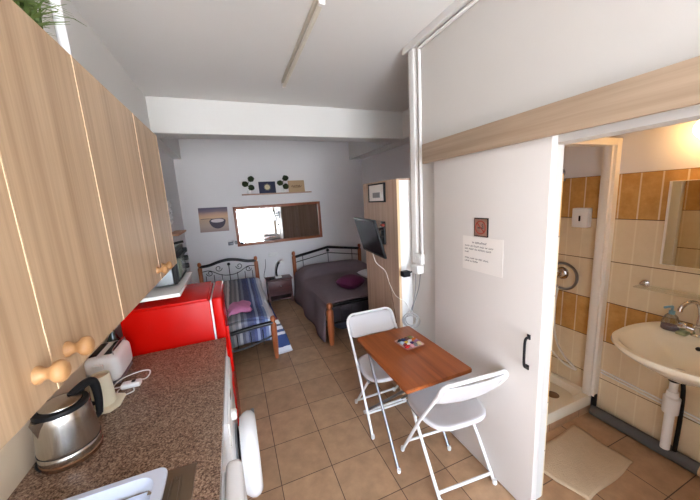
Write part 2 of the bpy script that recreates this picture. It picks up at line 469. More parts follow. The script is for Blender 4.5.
obj('spout', bm, 'steel', t, smooth=False)
bm = B(); tube(bm, spline([(kx-.06, ky-.06, CT+.012), (kx-.085, ky-.03, CT+.015), (kx-.09, ky+.03, CT+.01)], 5), .004, 6)
obj('cord', bm, 'black', t)

# cream jug kettle behind it
jx, jy = -.705, -.14
t = thing('electric_jug', (jx, jy, CT), 'cream plastic jug with black handle behind the steel kettle', 'jug')
bm = B(); prism(bm, [(jx+x, jy+y, CT+.001) for x, y in ((-.05, -.06), (.035, -.065), (.062, -.03), (.062, .05), (.01, .075), (-.05, .06))], (0, 0, .014), .003)
obj('base', bm, 'cream', t)
bm = B(); lathe(bm, [(.04, .016), (.041, .02), (.039, .09), (.036, .15), (.034, .152), (.031, .148), (.034, .09), (.034, .02)], (jx, jy, CT), seg=32)
obj('body', bm, 'cream', t)
bm = B(); lathe(bm, [(.0315, .142), (.026, .147), (.004, .149)], (jx, jy, CT), seg=24)
plabel(obj('lid', bm, 'oak', t), 'tan lid')
bm = B(); tube(bm, spline([(jx-.02, jy-.04, CT+.145), (jx-.035, jy-.075, CT+.14), (jx-.035, jy-.082, CT+.09), (jx-.02, jy-.044, CT+.05)], 6), .009, 8)
obj('handle', bm, 'black', t)

# toaster
tx, ty = -.768, .14
t = thing('toaster', (tx, ty, CT), 'white two slot toaster on the worktop beside the red fridge', 'toaster')
bm = B(); box(bm, tx-.068, tx+.075, ty-.115, ty+.115, CT+.012, CT+.155, .045, 6); obj('body', bm, 'white_plastic', t)
bm = B(); box(bm, tx-.06, tx+.065, ty-.1, ty+.1, CT, CT+.016, .004); plabel(obj('base', bm, 'grey_plastic', t), 'grey foot of toaster')
for sx in (-.03, .03):
    bm = B(); box(bm, tx+sx-.016, tx+sx+.016, ty-.078, ty+.078, CT+.152, CT+.1565, .002); obj('slot', bm, 'black_gloss', t)
bm = B(); tube(bm, spline([(tx+.055, ty-.085, CT+.146), (tx+.055, ty-.075, CT+.175), (tx+.055, ty+.075, CT+.175), (tx+.055, ty+.085, CT+.146)], 5), .0025, 6)
obj('bun_rack', bm, 'chrome', t)
bm = B(); box(bm, tx-.02, tx+.02, ty-.130, ty-.112, CT+.10, CT+.125, .004); obj('lever', bm, 'white_plastic', t)

# plug and cable next to toaster
t = thing('plug_adapter', (-.66, -.02, CT), 'white plug adapter with coiled cable on the worktop', 'plug')
bm = B(); box(bm, -.68, -.6, -.04, 0, CT+.001, CT+.026, .008, 3); obj('adapter', bm, 'white_plastic', t)
bm = B(); box(bm, -.637, -.622, -.028, -.012, CT+.026, CT+.031, .002); obj('plug_pin', bm, 'black', t)
bm = B(); tube(bm, spline([(-.68, -.02, CT+.012), (-.71, -.03, CT+.02), (-.69, .02, CT+.03), (-.62, .05, CT+.035), (-.575, .045, CT+.03), (-.585, .01, CT+.012),
                           (-.64, .02, CT+.006), (-.69, -.035, CT+.004), (-.665, -.09, CT+.004), (-.62, -.075, CT+.004), (-.625, -.05, CT+.008)], 7), .0028, 6)
obj('cable', bm, 'warm_white', t)

# bottle and jar in the gap by the fridge
t = thing('sauce_bottle', (-.79, .305, CT), 'dark green bottle squeezed between toaster and red fridge', 'bottle')
bm = B(); lathe(bm, [(.03, 0), (.032, .01), (.032, .13), (.014, .17), (.012, .205)], (-.79, .305, CT), seg=20); obj('body', bm, plain('dark_green_glass', S(30, 42, 34), .12), t)
bm = B(); lathe(bm, [(.0145, .2), (.0145, .225), (.01, .228)], (-.79, .305, CT), seg=16); obj('cap', bm, 'black', t)

# sink unit
t = thing('kitchen_sink', (-.52, -.97, CT-.16), 'stainless steel sink sunk into the worktop', 'sink')
bm = B()
X0, X1, Y0, Y1 = HX0+.001, HX1-.001, HY0+.001, HY1-.001
BX0, BX1, BY0, BY1 = -.70, -.395, -1.1, -.672
for r in ((X0-.012, X1+.008, BY1, Y1+.008), (X0-.012, X1+.008, Y0-.01, BY0), (X0-.012, BX0, BY0, BY1), (BX1, X1+.008, BY0, BY1)):
    box(bm, *r, CT+.0005, CT+.004)
obj('rim', bm, 'steel_sink', t, smooth=False)
bm = B(); box(bm, BX0, BX1, BY0, BY1, CT-.15, CT+.001, .03, 3)
bmesh.ops.delete(bm, geom=[f for f in bm.faces if f.calc_center_median().z > CT-.001], context='FACES')
obj('bowl', bm, 'steel_sink', t, solid=.002)
bm = B(); tube(bm, spline([(-.335, -1.2, CT+.006), (-.335, -.72, CT+.006), (-.347, -.695, CT+.006), (-.36, -.72, CT+.006), (-.36, -1.2, CT+.006)], 6), .0035, 6)
obj('drainer_ridge', bm, 'steel_sink', t)
# washing-up basin standing in it
t = single('washing_up_basin', (lambda bm: grid(bm, lambda u, v: (0, 0, 0), 1, 1))(B()), 'basin_plastic', (-.52, -.9, CT-.14), 'pale blue plastic basin standing in the sink', 'basin')
me = t.data; bm = B()
def ring(w, d, z, r): return [(-.548+.0+x-(-.52), -.868+y-(-.9), z-(CT-.14)) for x, y in rrect(w, d, r)]
rs = [ring(.23, .33, CT-.135, .05), ring(.285, .40, CT+.034, .045), ring(.345, .437, CT+.034, .03), ring(.345, .437, CT+.024, .03), ring(.333, .425, CT+.024, .05), ring(.306, .406, CT+.024, .045), ring(.246, .336, CT-.139, .05)]
rv = [[bm.verts.new((p[0]+.004, p[1], p[2])) for p in r_] for r_ in rs]
for a, b in zip(rv, rv[1:]):
    for k in range(len(a)): bm.faces.new((a[k], a[(k+1) % len(a)], b[(k+1) % len(a)], b[k]))
bm.faces.new(rv[0]); bm.faces.new(rv[-1][::-1])
bmesh.ops.recalc_face_normals(bm, faces=bm.faces); bm.to_mesh(me); bm.free()
for p in me.polygons: p.use_smooth = True
me.set_sharp_from_angle(angle=math.radians(40))

# washing machine
wy0, wy1, wx = -.44, .16, -.209
t = thing('washing_machine', (-.5, -.14, 0), 'white front loading washing machine under the worktop', 'washing machine')
bm = B(); box(bm, -.80, wx, wy0, wy1, .01, .858, .008, 2); obj('body', bm, 'white_enamel', t)
bm = B(); box(bm, wx-.002, wx+.006, wy0+.01, wy1-.01, .74, .85, .004); obj('control_panel', bm, 'white_plastic', t)
bm = B(); lathe(bm, [(.026, 0), (.024, .022), (.018, .026)], (wx+.004, -.275, .775), 'x', 20); obj('dial', bm, 'white_plastic', t)
bm = B(); box(bm, wx+.005, wx+.008, -.22, -.16, .815, .84, .001); plabel(obj('display', bm, 'black_gloss', t), 'small black display')
cy, cz = -.135, .43
bm = B(); lathe(bm, [(.15, .02), (.178, .024), (.196, .046), (.202, .066), (.196, .088), (.18, .102), (.168, .105), (.158, .096), (.15, .05)], (wx, cy, cz), 'x', 40, capt=False, capb=False); pr_ = obj('porthole_door', bm, 'white_enamel', t)
bm = B(); lathe(bm, [(.150, .06), (.13, .08), (.075, .098), (.005, .103)], (wx, cy, cz), 'x', 32, capb=False); plabel(obj('porthole_glass', bm, 'black_gloss', pr_), 'dark curved glass of the porthole')
bm = B(); box(bm, wx-.001, wx+.05, cy+.165, cy+.185, cz-.03, cz+.03, .003); obj('hinge', bm, 'white_plastic', t)
bm = B(); lathe(bm, [(.155, .0), (.15, .008), (.13, .004), (.125, -.0)], (wx, cy, cz), 'x', 36, capb=False, capt=False); plabel(obj('drum_opening', bm, 'grey_plastic', t), 'grey rubber seal round the drum')
bm = B(); box(bm, wx+.085, wx+.104, cy+.08, cy+.12, cz+.125, cz+.165, .003); plabel(obj('door_handle', bm, 'grey_plastic', pr_), 'grey door catch')
# appliance next to it, below the sink
t = thing('dishwasher', (-.5, -.98, 0), 'white appliance with rounded front below the sink, nearest the camera', 'dishwasher')
bm = B(); box(bm, -.80, -.212, -1.26, -.67, .01, .74, .006, 2); box(bm, -.38, -.212, -1.26, -.67, .73, .858, .004, 1); obj('body', bm, 'white_enamel', t)
bm = B(); box(bm, -.2125, -.158, -1.255, -.645, .1, .878, .026, 4); d = obj('door', bm, 'white_enamel', t)
bm = B(); box(bm, -.159, -.154, -1.1, -.8, .70, .72, .002); plabel(obj('grip_slot', bm, 'grey_plastic', d), 'grey grip slot')
# end panel between washing machine and fridge
single('cabinet_panel', box(B(), -.80, -.226, .18, .333, 0, .862, .002, 1), 'white_plastic', (-.5, .255, 0), 'narrow white base cabinet between washing machine and red fridge', 'cabinet', smooth=False)

# red fridge
FY0, FY1, FZ = .36, .83, 1.165
t = thing('refrigerator', (-.5, .6, 0), 'glossy red fridge at the end of the worktop', 'fridge')
bm = B(); box(bm, -.765, -.288, FY0, FY1, .03, FZ-.01, .008, 2); obj('body', bm, 'red', t)
bm = B(); box(bm, -.287, -.277, FY0+.006, FY1-.006, .06, FZ-.015); plabel(obj('door_gasket', bm, 'white_plastic', t), 'white rubber gasket')
bm = B(); box(bm, -.276, -.215, FY0-.003, FY1+.003, .05, FZ, .012, 3); d = obj('door', bm, 'red', t)
bm = B(); box(bm, -.216, -.2, FY0+.03, FY0+.05, .62, .95, .004); obj('door_handle', bm, 'red', d)
bm = B(); box(bm, -.765, -.30, FY0, FY1, FZ-.011, FZ+.006, .006, 2); obj('top_panel', bm, 'red', t)
for x in (-.72, -.33):
    for y in (.41, .78):
        bm = B(); lathe(bm, [(.02, 0), (.02, .031)], (x, y, 0), seg=12); obj('foot', bm, 'black', t)

# white board shelf over the fridge on two brackets, with mini oven
t = thing('board_shelf', (XL, .59, 1.22), 'white board shelf over the red fridge carrying the mini oven', 'shelf')
bm = B(); box(bm, XL, -.43, .285, .90, 1.229, 1.25, .002); obj('board', bm, 'white_plastic', t)
for y in (.36, .82):
    bm = B(); prism(bm, [(XL, y-.01, 1.229), (XL+.16, y-.01, 1.229), (XL+.16, y-.01, 1.217), (XL+.012, y-.01, 1.19), (XL, y-.01, 1.19)], (0, .02, 0)); obj('bracket', bm, 'white_metal', t, smooth=False)
oz = 1.251
t = thing('mini_oven', (-.64, .69, oz), 'grey mini oven with dark glass door on the white shelf', 'oven')
bm = B(); box(bm, -.79, -.485, .462, .87, oz+.015, oz+.225, .006, 2); obj('body', bm, 'oven_body', t)
bm = B(); box(bm, -.485, -.463, .4625, .869, oz+.013, oz+.227, .004); obj('front_panel', bm, 'black', t)
bm = B(); box(bm, -.464, -.453, .475, .775, oz+.03, oz+.20, .003); d = obj('oven_door', bm, 'black', t)
bm = B(); box(bm, -.454, -.450, .50, .755, oz+.05, oz+.165, .001); plabel(obj('door_glass', bm, 'oven_glass', d), 'greenish see-through pane')
bm = B(); tube(bm, [(-.435, .49, oz+.18), (-.435, .755, oz+.18)], .006, 8); tube(bm, [(-.435, .50, oz+.18), (-.455, .50, oz+.18)], .005, 8); tube(bm, [(-.435, .745, oz+.18), (-.455, .745, oz+.18)], .005, 8)
obj('door_handle', bm, 'black', d)
for z in (.065, .125, .185):
    bm = B(); lathe(bm, [(.02, 0), (.019, .026), (.014, .03)], (-.464, .83, oz+z), 'x', 16); obj('knob', bm, 'black', t)
for x in (-.76, -.53):
    for y in (.54, .84):
        bm = B(); lathe(bm, [(.012, 0), (.012, .016)], (x, y, oz), seg=10); obj('foot', bm, 'black', t)
px, py, pz = -.60, .70, oz+.226
t = thing('saucepan', (px, py, pz), 'small black saucepan with shiny lid knob on top of the mini oven', 'pan')
bm = B(); lathe(bm, [(.07, 0), (.085, .004), (.09, .026), (.093, .028), (.088, .026), (.083, .008)], (px, py, pz), seg=28); obj('body', bm, 'black', t)
bm = B(); lathe(bm, [(.091, .029), (.07, .034), (.01, .038)], (px, py, pz), seg=28); l_ = obj('lid', bm, 'black_gloss', t)
bm = B(); lathe(bm, [(.006, .038), (.006, .042), (.014, .047), (.01, .054)], (px, py, pz), seg=14); obj('knob', bm, 'chrome', l_)
bm = B(); tube(bm, [(px+.085, py+.03, pz+.02), (px+.16, py+.06, pz+.028)], .009, 8); obj('handle', bm, 'black', t)

# small wooden shelf and garland farther along the left wall
single('plank_shelf', box(B(), XL, -.70, 2.3, 2.95, 1.425, 1.45, .003), 'plank', (XL, 2.6, 1.425), 'small bare wooden shelf on the left wall behind the cabinets', 'shelf')
bm = B()
for k in range(26):
    ball(bm, (XL+.02+random.uniform(-.012, .02), 2.62+random.uniform(-.05, .05), 1.56+.27*k/25), random.uniform(.014, .026), (1, 1, .8), 8, .15)
single('garland', bm, 'sheet', (XL+.035, 2.62, 1.54), 'white ruffled garland hanging on the left wall', 'garland')

# plant and white vase on top of the near cabinet
t = thing('potted_grass', (-.63, -.70, 2.17), 'green leafy plant on top of the near wall cabinet', 'plant')
bm = B(); box(bm, -.64, -.50, -.98, -.51, 2.171, 2.215, .01, 2); obj('planter', bm, 'stem', t)
bm = B(); box(bm, -.63, -.51, -.97, -.52, 2.213, 2.218); obj('soil', bm, 'soil', t)
bm = B()
for k in range(1100):
    b = Vector((random.uniform(-.63, -.505), random.uniform(-.91, -.515), 2.213))
    d = Vector((random.uniform(-.7, .9), random.uniform(-.8, .8), 0)); ln = random.uniform(.06, .17)
    h = random.uniform(.02, .16); side = Vector((-d.y, d.x, 0)).normalized()*random.uniform(.004, .008)
    prev = None
    for i in range(5):
        s = i/4
        p = b+d*ln*.75*s*s*.9+d*ln*.25*s+Vector((0, 0, h*(1.5*s-.75*s*s)))
        p.x = min(p.x, -.43)
        w = side*(1-s*.9)
        a = (bm.verts.new(p-w), bm.verts.new(p+w))
        if prev: bm.faces.new((prev[0], prev[1], a[1], a[0]))
        prev = a
obj('foliage', bm, 'leaf_a', t)
bm = B(); lathe(bm, [(.0175, 0), (.0175, .008), (.0128, .01), (.0128, .629)], (-.475, -.49, 2.1705), seg=20)
single('white_pipe', bm, 'white_enamel', (-.475, -.49, 2.1705), 'thin white upright pipe beside the plant on top of the cabinets', 'pipe')

# ------------------------------------------------------------------ table, chairs
t = thing('folding_table', (.87, -.1, 0), 'brown wooden folding table with steel legs against the white door', 'table')
bm = B(); prism(bm, [(.872+x, -.105+y, .708) for x, y in rrect(.452, .672, .018, 4)], (0, 0, .022), .004); obj('tabletop', bm, 'table', t)
for x in (.705, 1.115-.01):
    bm = B(); tube(bm, [(x, .19, .70), (x, -.225, .012)], .0095, 10); l_ = obj('leg', bm, 'tube_steel', t)
    bm = B(); lathe(bm, [(.012, 0), (.0135, .01), (.012, .026)], (x, -.23, 0), seg=12); obj('foot_cap', bm, 'white_plastic', l_)
for x in (.745, 1.065):
    bm = B(); tube(bm, [(x, -.38, .70), (x, .31, .045)], .0095, 10); obj('leg', bm, plain('dark_tube', S(120, 118, 120), .3, .8), t)
bm = B(); tube(bm, [(.73, .318, .03), (1.085, .318, .03)], .0095, 10)
f_ = obj('floor_bar', bm, 'white_metal', t)
for x in (.725, 1.09):
    bm = B(); lathe(bm, [(.013, -.012), (.015, 0), (.013, .012)], (x, .318, .0305), 'x', 12); obj('foot_cap', bm, 'white_plastic', f_)
bm = B(); tube(bm, [(.705, .19, .69), (1.105, .19, .69)], .008, 8); obj('under_rail', bm, 'tube_steel', t)
bm = B(); tube(bm, [(.745, -.38, .69), (1.065, -.38, .69)], .008, 8); obj('under_rail', bm, 'tube_steel', t)

def chair(loc, rz, label):
    t = thing('folding_chair', loc, label, 'chair', None, rz)
    k = dict(parent=t, local=True)
    # seat: rounded pan, front is +y
    bm = B(); o = []
    for i in range(40):
        a = 2*PI*i/40; e = .55
        x = .215*math.copysign(abs(math.cos(a))**e, math.cos(a)); y = .195*math.copysign(abs(math.sin(a))**e, math.sin(a))
        o.append((x*(1-.12*(y < 0)*abs(y)/.2), y))
    rings = []
    for sc, z in ((.93, .418), (1, .426), (1, .443), (.97, .450), (.88, .4485), (.6, .441), (.25, .438)):
        rings.append([bm.verts.new((x*sc, y*sc+.02, z)) for x, y in o])
    for a, b in zip(rings, rings[1:]):
        for i in range(40): bm.faces.new((a[i], a[(i+1) % 40], b[(i+1) % 40], b[i]))
    bm.faces.new(rings[0][::-1]); bm.faces.new(rings[-1]); obj('seat', bm, 'seat_white', angle=60, **k)
    # back frame + front legs: one bent tube
    pts = [(-.222, .20, .012), (-.215, -.03, .42), (-.212, -.215, .70)]
    arc = []
    for i in range(7):
        a = PI-PI/2*i/6; arc.append((-.152+.06*math.cos(a), -.215-.03*i/6-.012, .72+.06*math.sin(a)))
    top = pts+arc
    bm = B(); tube(bm, top+[(-x, y, z) for x, y, z in top[::-1]], .0105, 10); fr = obj('back_frame', bm, 'white_metal', **k)
    bm = B()
    def bf(u, v):
        x = -.2+.4*u; z = .61+.155*v; e = abs(2*u-1)
        z = .61+.02*e**6+(.155-.028*e**5)*v
        return (x, -.148-(z-.6)*.62-.028*(1-(2*u-1)**2), z)
    grid(bm, bf, 20, 8); obj('backrest', bm, 'seat_white', solid=.012, **k)
    for s in (-1, 1):
        bm = B(); tube(bm, [(s*.192, .13, .425), (s*.186, -.195, .012)], .0105, 10); lg = obj('rear_leg', bm, 'white_metal', **k)
        bm = B(); lathe(bm, [(.012, 0), (.014, .006), (.0125, .03)], (s*.186, -.199, 0), seg=12); obj('foot_cap', bm, 'white_plastic', lg, local=True)
        bm = B(); lathe(bm, [(.012, 0), (.014, .006), (.0125, .03)], (s*.222, .203, 0), seg=12); obj('foot_cap', bm, 'white_plastic', fr, local=True)
        bm = B(); box(bm, s*.204-.006, s*.204+.006, .02, .15, .405, .427, .003); obj('hinge_bracket', bm, 'grey_plastic', **k)
    bm = B(); tube(bm, [(-.187, -.17, .046), (.187, -.17, .046)], .0095, 8); obj('rear_crossbar', bm, 'white_metal', **k)
    bm = B(); tube(bm, [(-.219, .125, .145), (.219, .125, .145)], .0085, 8); obj('front_crossbar', bm, 'white_metal', **k)
    return t
chair((.899, .283, 0), PI-.01, 'white folding chair on the far side of the table, towards the beds')
chair((1.018, -.32, 0), -.09, 'white folding chair on the near side of the table, by the sliding door')

# dish of sweets
t = thing('candy_dish', (.93, -.035, .731), 'square dish holding sweets on the brown table', 'dish')
bm = B(); cs = .072; ROT = Matrix.Translation((.93, -.035, .731)) @ Matrix.Rotation(.08, 4, 'Z')
rs = [(.05, .0), (.052, .001), (.074, .016), (.0755, .018), (.073, .0185), (.051, .004)]
rv = []
for h_, z in rs: rv.append([bm.verts.new(ROT @ Vector((x, y, z))) for x, y in rrect(2*h_, 2*h_, .012, 3)])
for a, b in zip(rv, rv[1:]):
    for k in range(len(a)): bm.faces.new((a[k], a[(k+1) % len(a)], b[(k+1) % len(a)], b[k]))
bm.faces.new(rv[0][::-1]); bm.faces.new(rv[-1]); obj('dish', bm, plain('dish_glaze', S(216, 186, 176), .2), t)
bm = B()
outl = [ROT @ Vector((x, y, .0165)) for x, y in rrect(.148, .148, .012, 3)]
tube(bm, outl, .0022, 6, closed=True); plabel(obj('dish_rim', bm, plain('dish_rim_red', S(150, 60, 60), .3), t), 'reddish rim')
sw = [('white', (236, 232, 230)), ('black', (24, 22, 24)), ('dark red', (124, 26, 30)), ('pink', (214, 150, 160)), ('purple', (74, 50, 104)), ('olive green', (128, 122, 70)),
      ('brown', (78, 50, 40)), ('beige', (212, 190, 150)), ('pale blue', (170, 184, 206)), ('dark blue', (34, 42, 84)), ('grey', (130, 128, 132)), ('bright red', (190, 40, 40)), ('yellow', (206, 176, 70)), ('orange', (200, 110, 50)), ('mauve', (150, 110, 140)), ('silver', (196, 198, 204))]
cells = [(-.0465+.031*a+random.uniform(-.003, .003), -.0465+.031*b+random.uniform(-.003, .003)) for a in range(4) for b in range(4)]
random.shuffle(cells)
sw = [(n_, c_, p_) for (n_, c_), p_ in zip(sw, cells)]
for nm, c, (x, y) in sw:
    p = ROT @ Vector((x, y, .0046+.006*(max(abs(x), abs(y)) > .04))); a = random.uniform(0, PI)
    R_ = Matrix.Translation(p) @ Matrix.Rotation(a, 4, 'Z')
    bm = B(); q = B(); ball(q, (0, 0, .011), .0155, (1.2, .9, .7), 12)
    for s in (-1, 1):
        prism(q, [(s*.015, 0, .01), (s*.026, .008, .01), (s*.026, -.008, .01)], (0, 0, .002))
    bmesh.ops.transform(q, matrix=R_, verts=q.verts); merge(bm, q)
    single('wrapped_sweet', bm, plain('wrapper_'+nm, S(*c), .25), tuple(p), nm+' wrapped sweet in the square dish on the table', 'sweet', 'sweets in the dish')

# ------------------------------------------------------------------ wardrobe with TV and picture
WX, WY0, WY1, WZ = 1.125, .40, 1.03, 1.865
t = thing('wardrobe', (1.7, .7, 0), 'tall wood-sided wardrobe standing at the end of the partition', 'wardrobe')
bm = B(); box(bm, WX, WX+.02, WY0, WY1, .0, WZ, .0015, 1); obj('side_panel', bm, 'ward', t, smooth=False)
bm = B(); box(bm, WX-.001, WX+.021, WY0-.004, WY0+.0005, 0, WZ); plabel(obj('edge_band', bm, 'ward_edge', t, smooth=False), 'light worn edge of the side panel')
bm = B(); box(bm, WX+.021, XR-.03, WY0+.004, WY1-.02, .0, WZ-.004)
obj('carcass', bm, 'white_plastic', t, smooth=False)
bm = B(); box(bm, WX+.002, XR-.02, WY0, WY1, WZ-.004, WZ+.008); obj('top', bm, 'ward', t, smooth=False)
for i in range(3):
    a = WX+.022+i*.398
    bm = B(); box(bm, a, a+.394, WY1-.019, WY1, .06, WZ-.006, .001, 1); d = obj('door', bm, 'ward', t, smooth=False)
    bm = B(); tube(bm, [(a+.36, WY1+.012, 1.0), (a+.36, WY1+.012, 1.1)], .005, 8); tube(bm, [(a+.36, WY1, 1.0), (a+.36, WY1+.012, 1.0)], .004, 6); tube(bm, [(a+.36, WY1, 1.1), (a+.36, WY1+.012, 1.1)], .004, 6); obj('door_handle', bm, 'chrome', d)

# television on a tilting arm
t = thing('television', (WX, .62, 1.43), 'flat black television tilted on an arm on the wardrobe side', 'television')
cx_, cy_, cz_ = .95, .593, 1.416; yaw, tilt, w_ = .105, .26, .525; h_ = .6*w_
n_ = Vector((-math.cos(yaw)*math.cos(tilt), math.sin(yaw)*math.cos(tilt), -math.sin(tilt)))
u_ = Vector((0, 0, 1)).cross(n_).normalized(); v_ = n_.cross(u_)
TM = Matrix((u_, v_, n_)).transposed().to_4x4(); TM.translation = Vector((cx_, cy_, cz_))
bm = B(); box(bm, -w_/2, w_/2, -h_/2, h_/2, -.018, 0, .005, 2, TM); obj('casing', bm, 'black', t)
bm = B(); box(bm, -w_/2+.014, w_/2-.014, -h_/2+.022, h_/2-.014, -.001, .0025, .001, 1, TM); plabel(obj('screen', bm, 'screen', t), 'dark reflective screen')
bm = B(); box(bm, -w_*.3, w_*.3, -h_*.32, h_*.3, -.045, -.0175, .008, 2, TM); obj('rear_housing', bm, 'black', t)
bm = B(); box(bm, WX-.016, WX, .60, .66, 1.33, 1.53, .003); box(bm, -.06, .06, -.06, .06, -.062, -.05, .003, 1, TM)
tube(bm, [(WX-.012, .63, 1.46), (WX-.05, .60, 1.47), tuple(TM @ Vector((0, .02, -.058)))], .014, 10)
tube(bm, [(WX-.012, .63, 1.40), (WX-.04, .60, 1.40), tuple(TM @ Vector((0, -.03, -.058)))], .012, 10)
obj('mounting_arm', bm, 'black_metal', t)
bm = B(); lathe(bm, [(.012, -.02), (.012, .02)], (WX-.03, .60, 1.50), 'y', 12); plabel(obj('joint_knob', bm, 'red_print', t), 'reddish joint knob')
# tv cable falling to the coil
bm = B(); tube(bm, spline([(.99, .60, 1.28), (1.02, .60, 1.18), (1.112, .61, 1.09), (1.115, .545, .99), (1.116, .46, .915), (1.117, .392, .90), (1.17, .386, .86), (1.20, .36, .785)], 8), .0026, 6)
single('tv_cable', bm, 'warm_white', (1.115, .44, .7), 'white cable hanging from the television across the wardrobe', 'cable')
bm = B(); tube(bm, spline([(1.119, .56, 1.02), (1.118, .49, .8), (1.117, .45, .6), (1.117, .44, .3), (1.117, .44, .02)], 6), .003, 6)
single('aerial_cable', bm, 'brown_print', (1.117, .45, .02), 'thin brown cable running down the wardrobe side', 'cable')

# framed drawing on wardrobe side
t = thing('framed_drawing', (WX, .70, 1.71), 'small black framed drawing on the wardrobe side above the television', 'picture')
y0, y1, z0, z1 = .575, .885, 1.695, 1.858
bm = B(); box(bm, WX-.016, WX-.001, y0, y1, z0, z0+.012); box(bm, WX-.016, WX-.001, y0, y1, z1-.012, z1); box(bm, WX-.016, WX-.001, y0, y0+.014, z0, z1); box(bm, WX-.016, WX-.001, y1-.014, y1, z0, z1)
obj('frame', bm, 'black', t, smooth=False)
bm = B(); box(bm, WX-.010, WX-.0015, y0+.008, y1-.008, z0+.008, z1-.008); obj('mount', bm, 'paper', t, smooth=False)
bm = B(); box(bm, WX-.0122, WX-.0095, y0+.085, y1-.085, z0+.04, z0+.085); plabel(obj('drawing', bm, 'grey_plastic', t, smooth=False), 'grey pencil drawing')

# ------------------------------------------------------------------ power points, conduits at the partition end
t = thing('cable_trunking', (1.235, .27, 1.3), 'white cable trunking down the partition corner and along the ceiling', 'trunking')
bm = B(); box(bm, 1.222, 1.25, .285, .345, 1.28, 2.80, .003); obj('vertical_duct', bm, 'white_plastic', t)
bm = B(); tube(bm, [(1.238, .235, 1.28), (1.238, .235, 2.74)], .011, 10); obj('vertical_pipe', bm, 'white_plastic', t)
bm = B(); box(bm, 1.205, 1.25, -2.0, .40, 2.755, 2.80, .003); obj('ceiling_duct', bm, 'white_plastic', t)
bm = B(); tube(bm, [(1.236, -2.0, 2.735), (1.236, .235, 2.735)], .011, 10); obj('ceiling_pipe', bm, 'white_plastic', t)
t = thing('power_socket', (1.24, .27, 1.2), 'white double wall socket under the trunking', 'socket')
bm = B(); box(bm, 1.215, 1.25, .215, .335, 1.205, 1.285, .005); obj('box', bm, 'white_plastic', t)
for y in (.245, .305):
    bm = B(); lathe(bm, [(.019, -.003), (.017, 0), (.015, .006)], (1.213, y, 1.25), 'x', 16); obj('outlet', bm, 'white_plastic', t)
t = thing('power_adapter', (1.2, .3, 1.13), 'white power adapter with black plug below the wall socket', 'adapter')
bm = B(); box(bm, 1.185, 1.249, .225, .315, 1.13, 1.198, .008, 3); obj('adapter', bm, 'white_plastic', t)
bm = B(); box(bm, 1.10, 1.165, .285, .34, 1.105, 1.15, .008, 3); plabel(obj('plug', bm, 'black', t), 'black plug')
bm = B(); tube(bm, [(1.165, .31, 1.13), (1.186, .30, 1.14)], .006, 8); obj('plug_neck', bm, 'black', t)
t = thing('coiled_cable', (1.235, .34, .64), 'coil of white cable hanging by the wardrobe edge above the table', 'cable')
bm = B()
coil = []
for k in range(90):
    a = 2*PI*k/18; R_ = .055+.014*math.sin(k*.23)
    coil.append((1.19+.8*R_*math.cos(a)+.004*math.sin(k*.37), .335-.6*R_*math.cos(a)+.006*math.sin(k*.5), .712+R_*math.sin(a)))
tube(bm, coil, .0042, 6); obj('coil', bm, plain('grey_white_cable', S(178, 178, 180), .5), t)
bm = B(); tube(bm, spline([(1.23, .25, 1.13), (1.232, .28, 1.0), (1.22, .33, .86), (1.195, .335, .775)], 6), .003, 6)
tube(bm, spline([(1.225, .312, 1.13), (1.228, .315, 1.0), (1.215, .335, .86), (1.185, .34, .775)], 6), .003, 6)
plabel(obj('lead', bm, 'grey_plastic', t), 'grey leads up to the adapter')

# notices on the sliding door
DX = 1.207
t = thing('no_smoking_sign', (DX, -.362, 1.48), 'small brown no smoking plaque on the white sliding door', 'sign')
y0, y1, z0, z1 = -.424, -.324, 1.484, 1.591; yc, zc = (y0+y1)/2, (z0+z1)/2
bm = B(); box(bm, DX-.006, DX, y0, y1, z0, z1, .001, 1); obj('plate', bm, 'black', t, smooth=False)
bm = B(); box(bm, DX-.0075, DX-.0055, y0+.006, y1-.006, z0+.006, z1-.006); obj('face', bm, 'plaque', t, smooth=False)
bm = B(); tube(bm, ring_x((DX-.0078, yc, zc), .036, 28), .0034, 6, closed=True)
s_ = .036*.7
tube(bm, [(DX-.0078, yc+s_, zc+s_), (DX-.0078, yc-s_, zc-s_)], .003, 6); plabel(obj('prohibition_ring', bm, 'red_print', t), 'dark red ring and slash')
bm = B(); box(bm, DX-.009, DX-.0074, yc-.02, yc+.02, zc-.006, zc+.001); tube(bm, spline([(DX-.0082, yc-.018, zc+.004), (DX-.0082, yc-.01, zc+.013), (DX-.0082, yc-.016, zc+.02)], 4), .002, 5); plabel(obj('cigarette', bm, 'ink', t), 'dark cigarette symbol')
t = thing('notice_sheet', (DX, -.365, 1.275), 'white printed paper notice below the plaque on the sliding door', 'notice')
y0, y1, z0, z1 = -.523, -.232, 1.276, 1.48
bm = B(); box(bm, DX-.0022, DX-.0004, y0, y1, z0, z1); obj('sheet', bm, 'paper', t, smooth=False)
bm = B()
def words_line(ys, z, lens, hh, th):
    y = ys
    for L_ in lens:
        for k in range(L_):
            a = hh*random.uniform(.62, 1.0)
            box(bm, DX-.0030, DX-.0021, y-th, y, z, z+a)
            q = random.choice((0., .45, .85))*a
            box(bm, DX-.0030, DX-.0021, y-hh*.5, y, z+q, z+q+th)
            y -= hh*.66
        y -= hh*.6
words_line(-.31, 1.44, (2, 11), .0115, .0021)
for i, ws in enumerate(((6, 3, 6, 5, 3, 5), (4, 6, 3, 8, 6), (5,), (), (6, 5, 3, 4, 6), (6, 2, 6))):
    words_line(-.252, 1.418-i*.0185, ws, .0098, .0015)
plabel(obj('print', bm, 'ink', t, smooth=False), 'lines of small dark print')

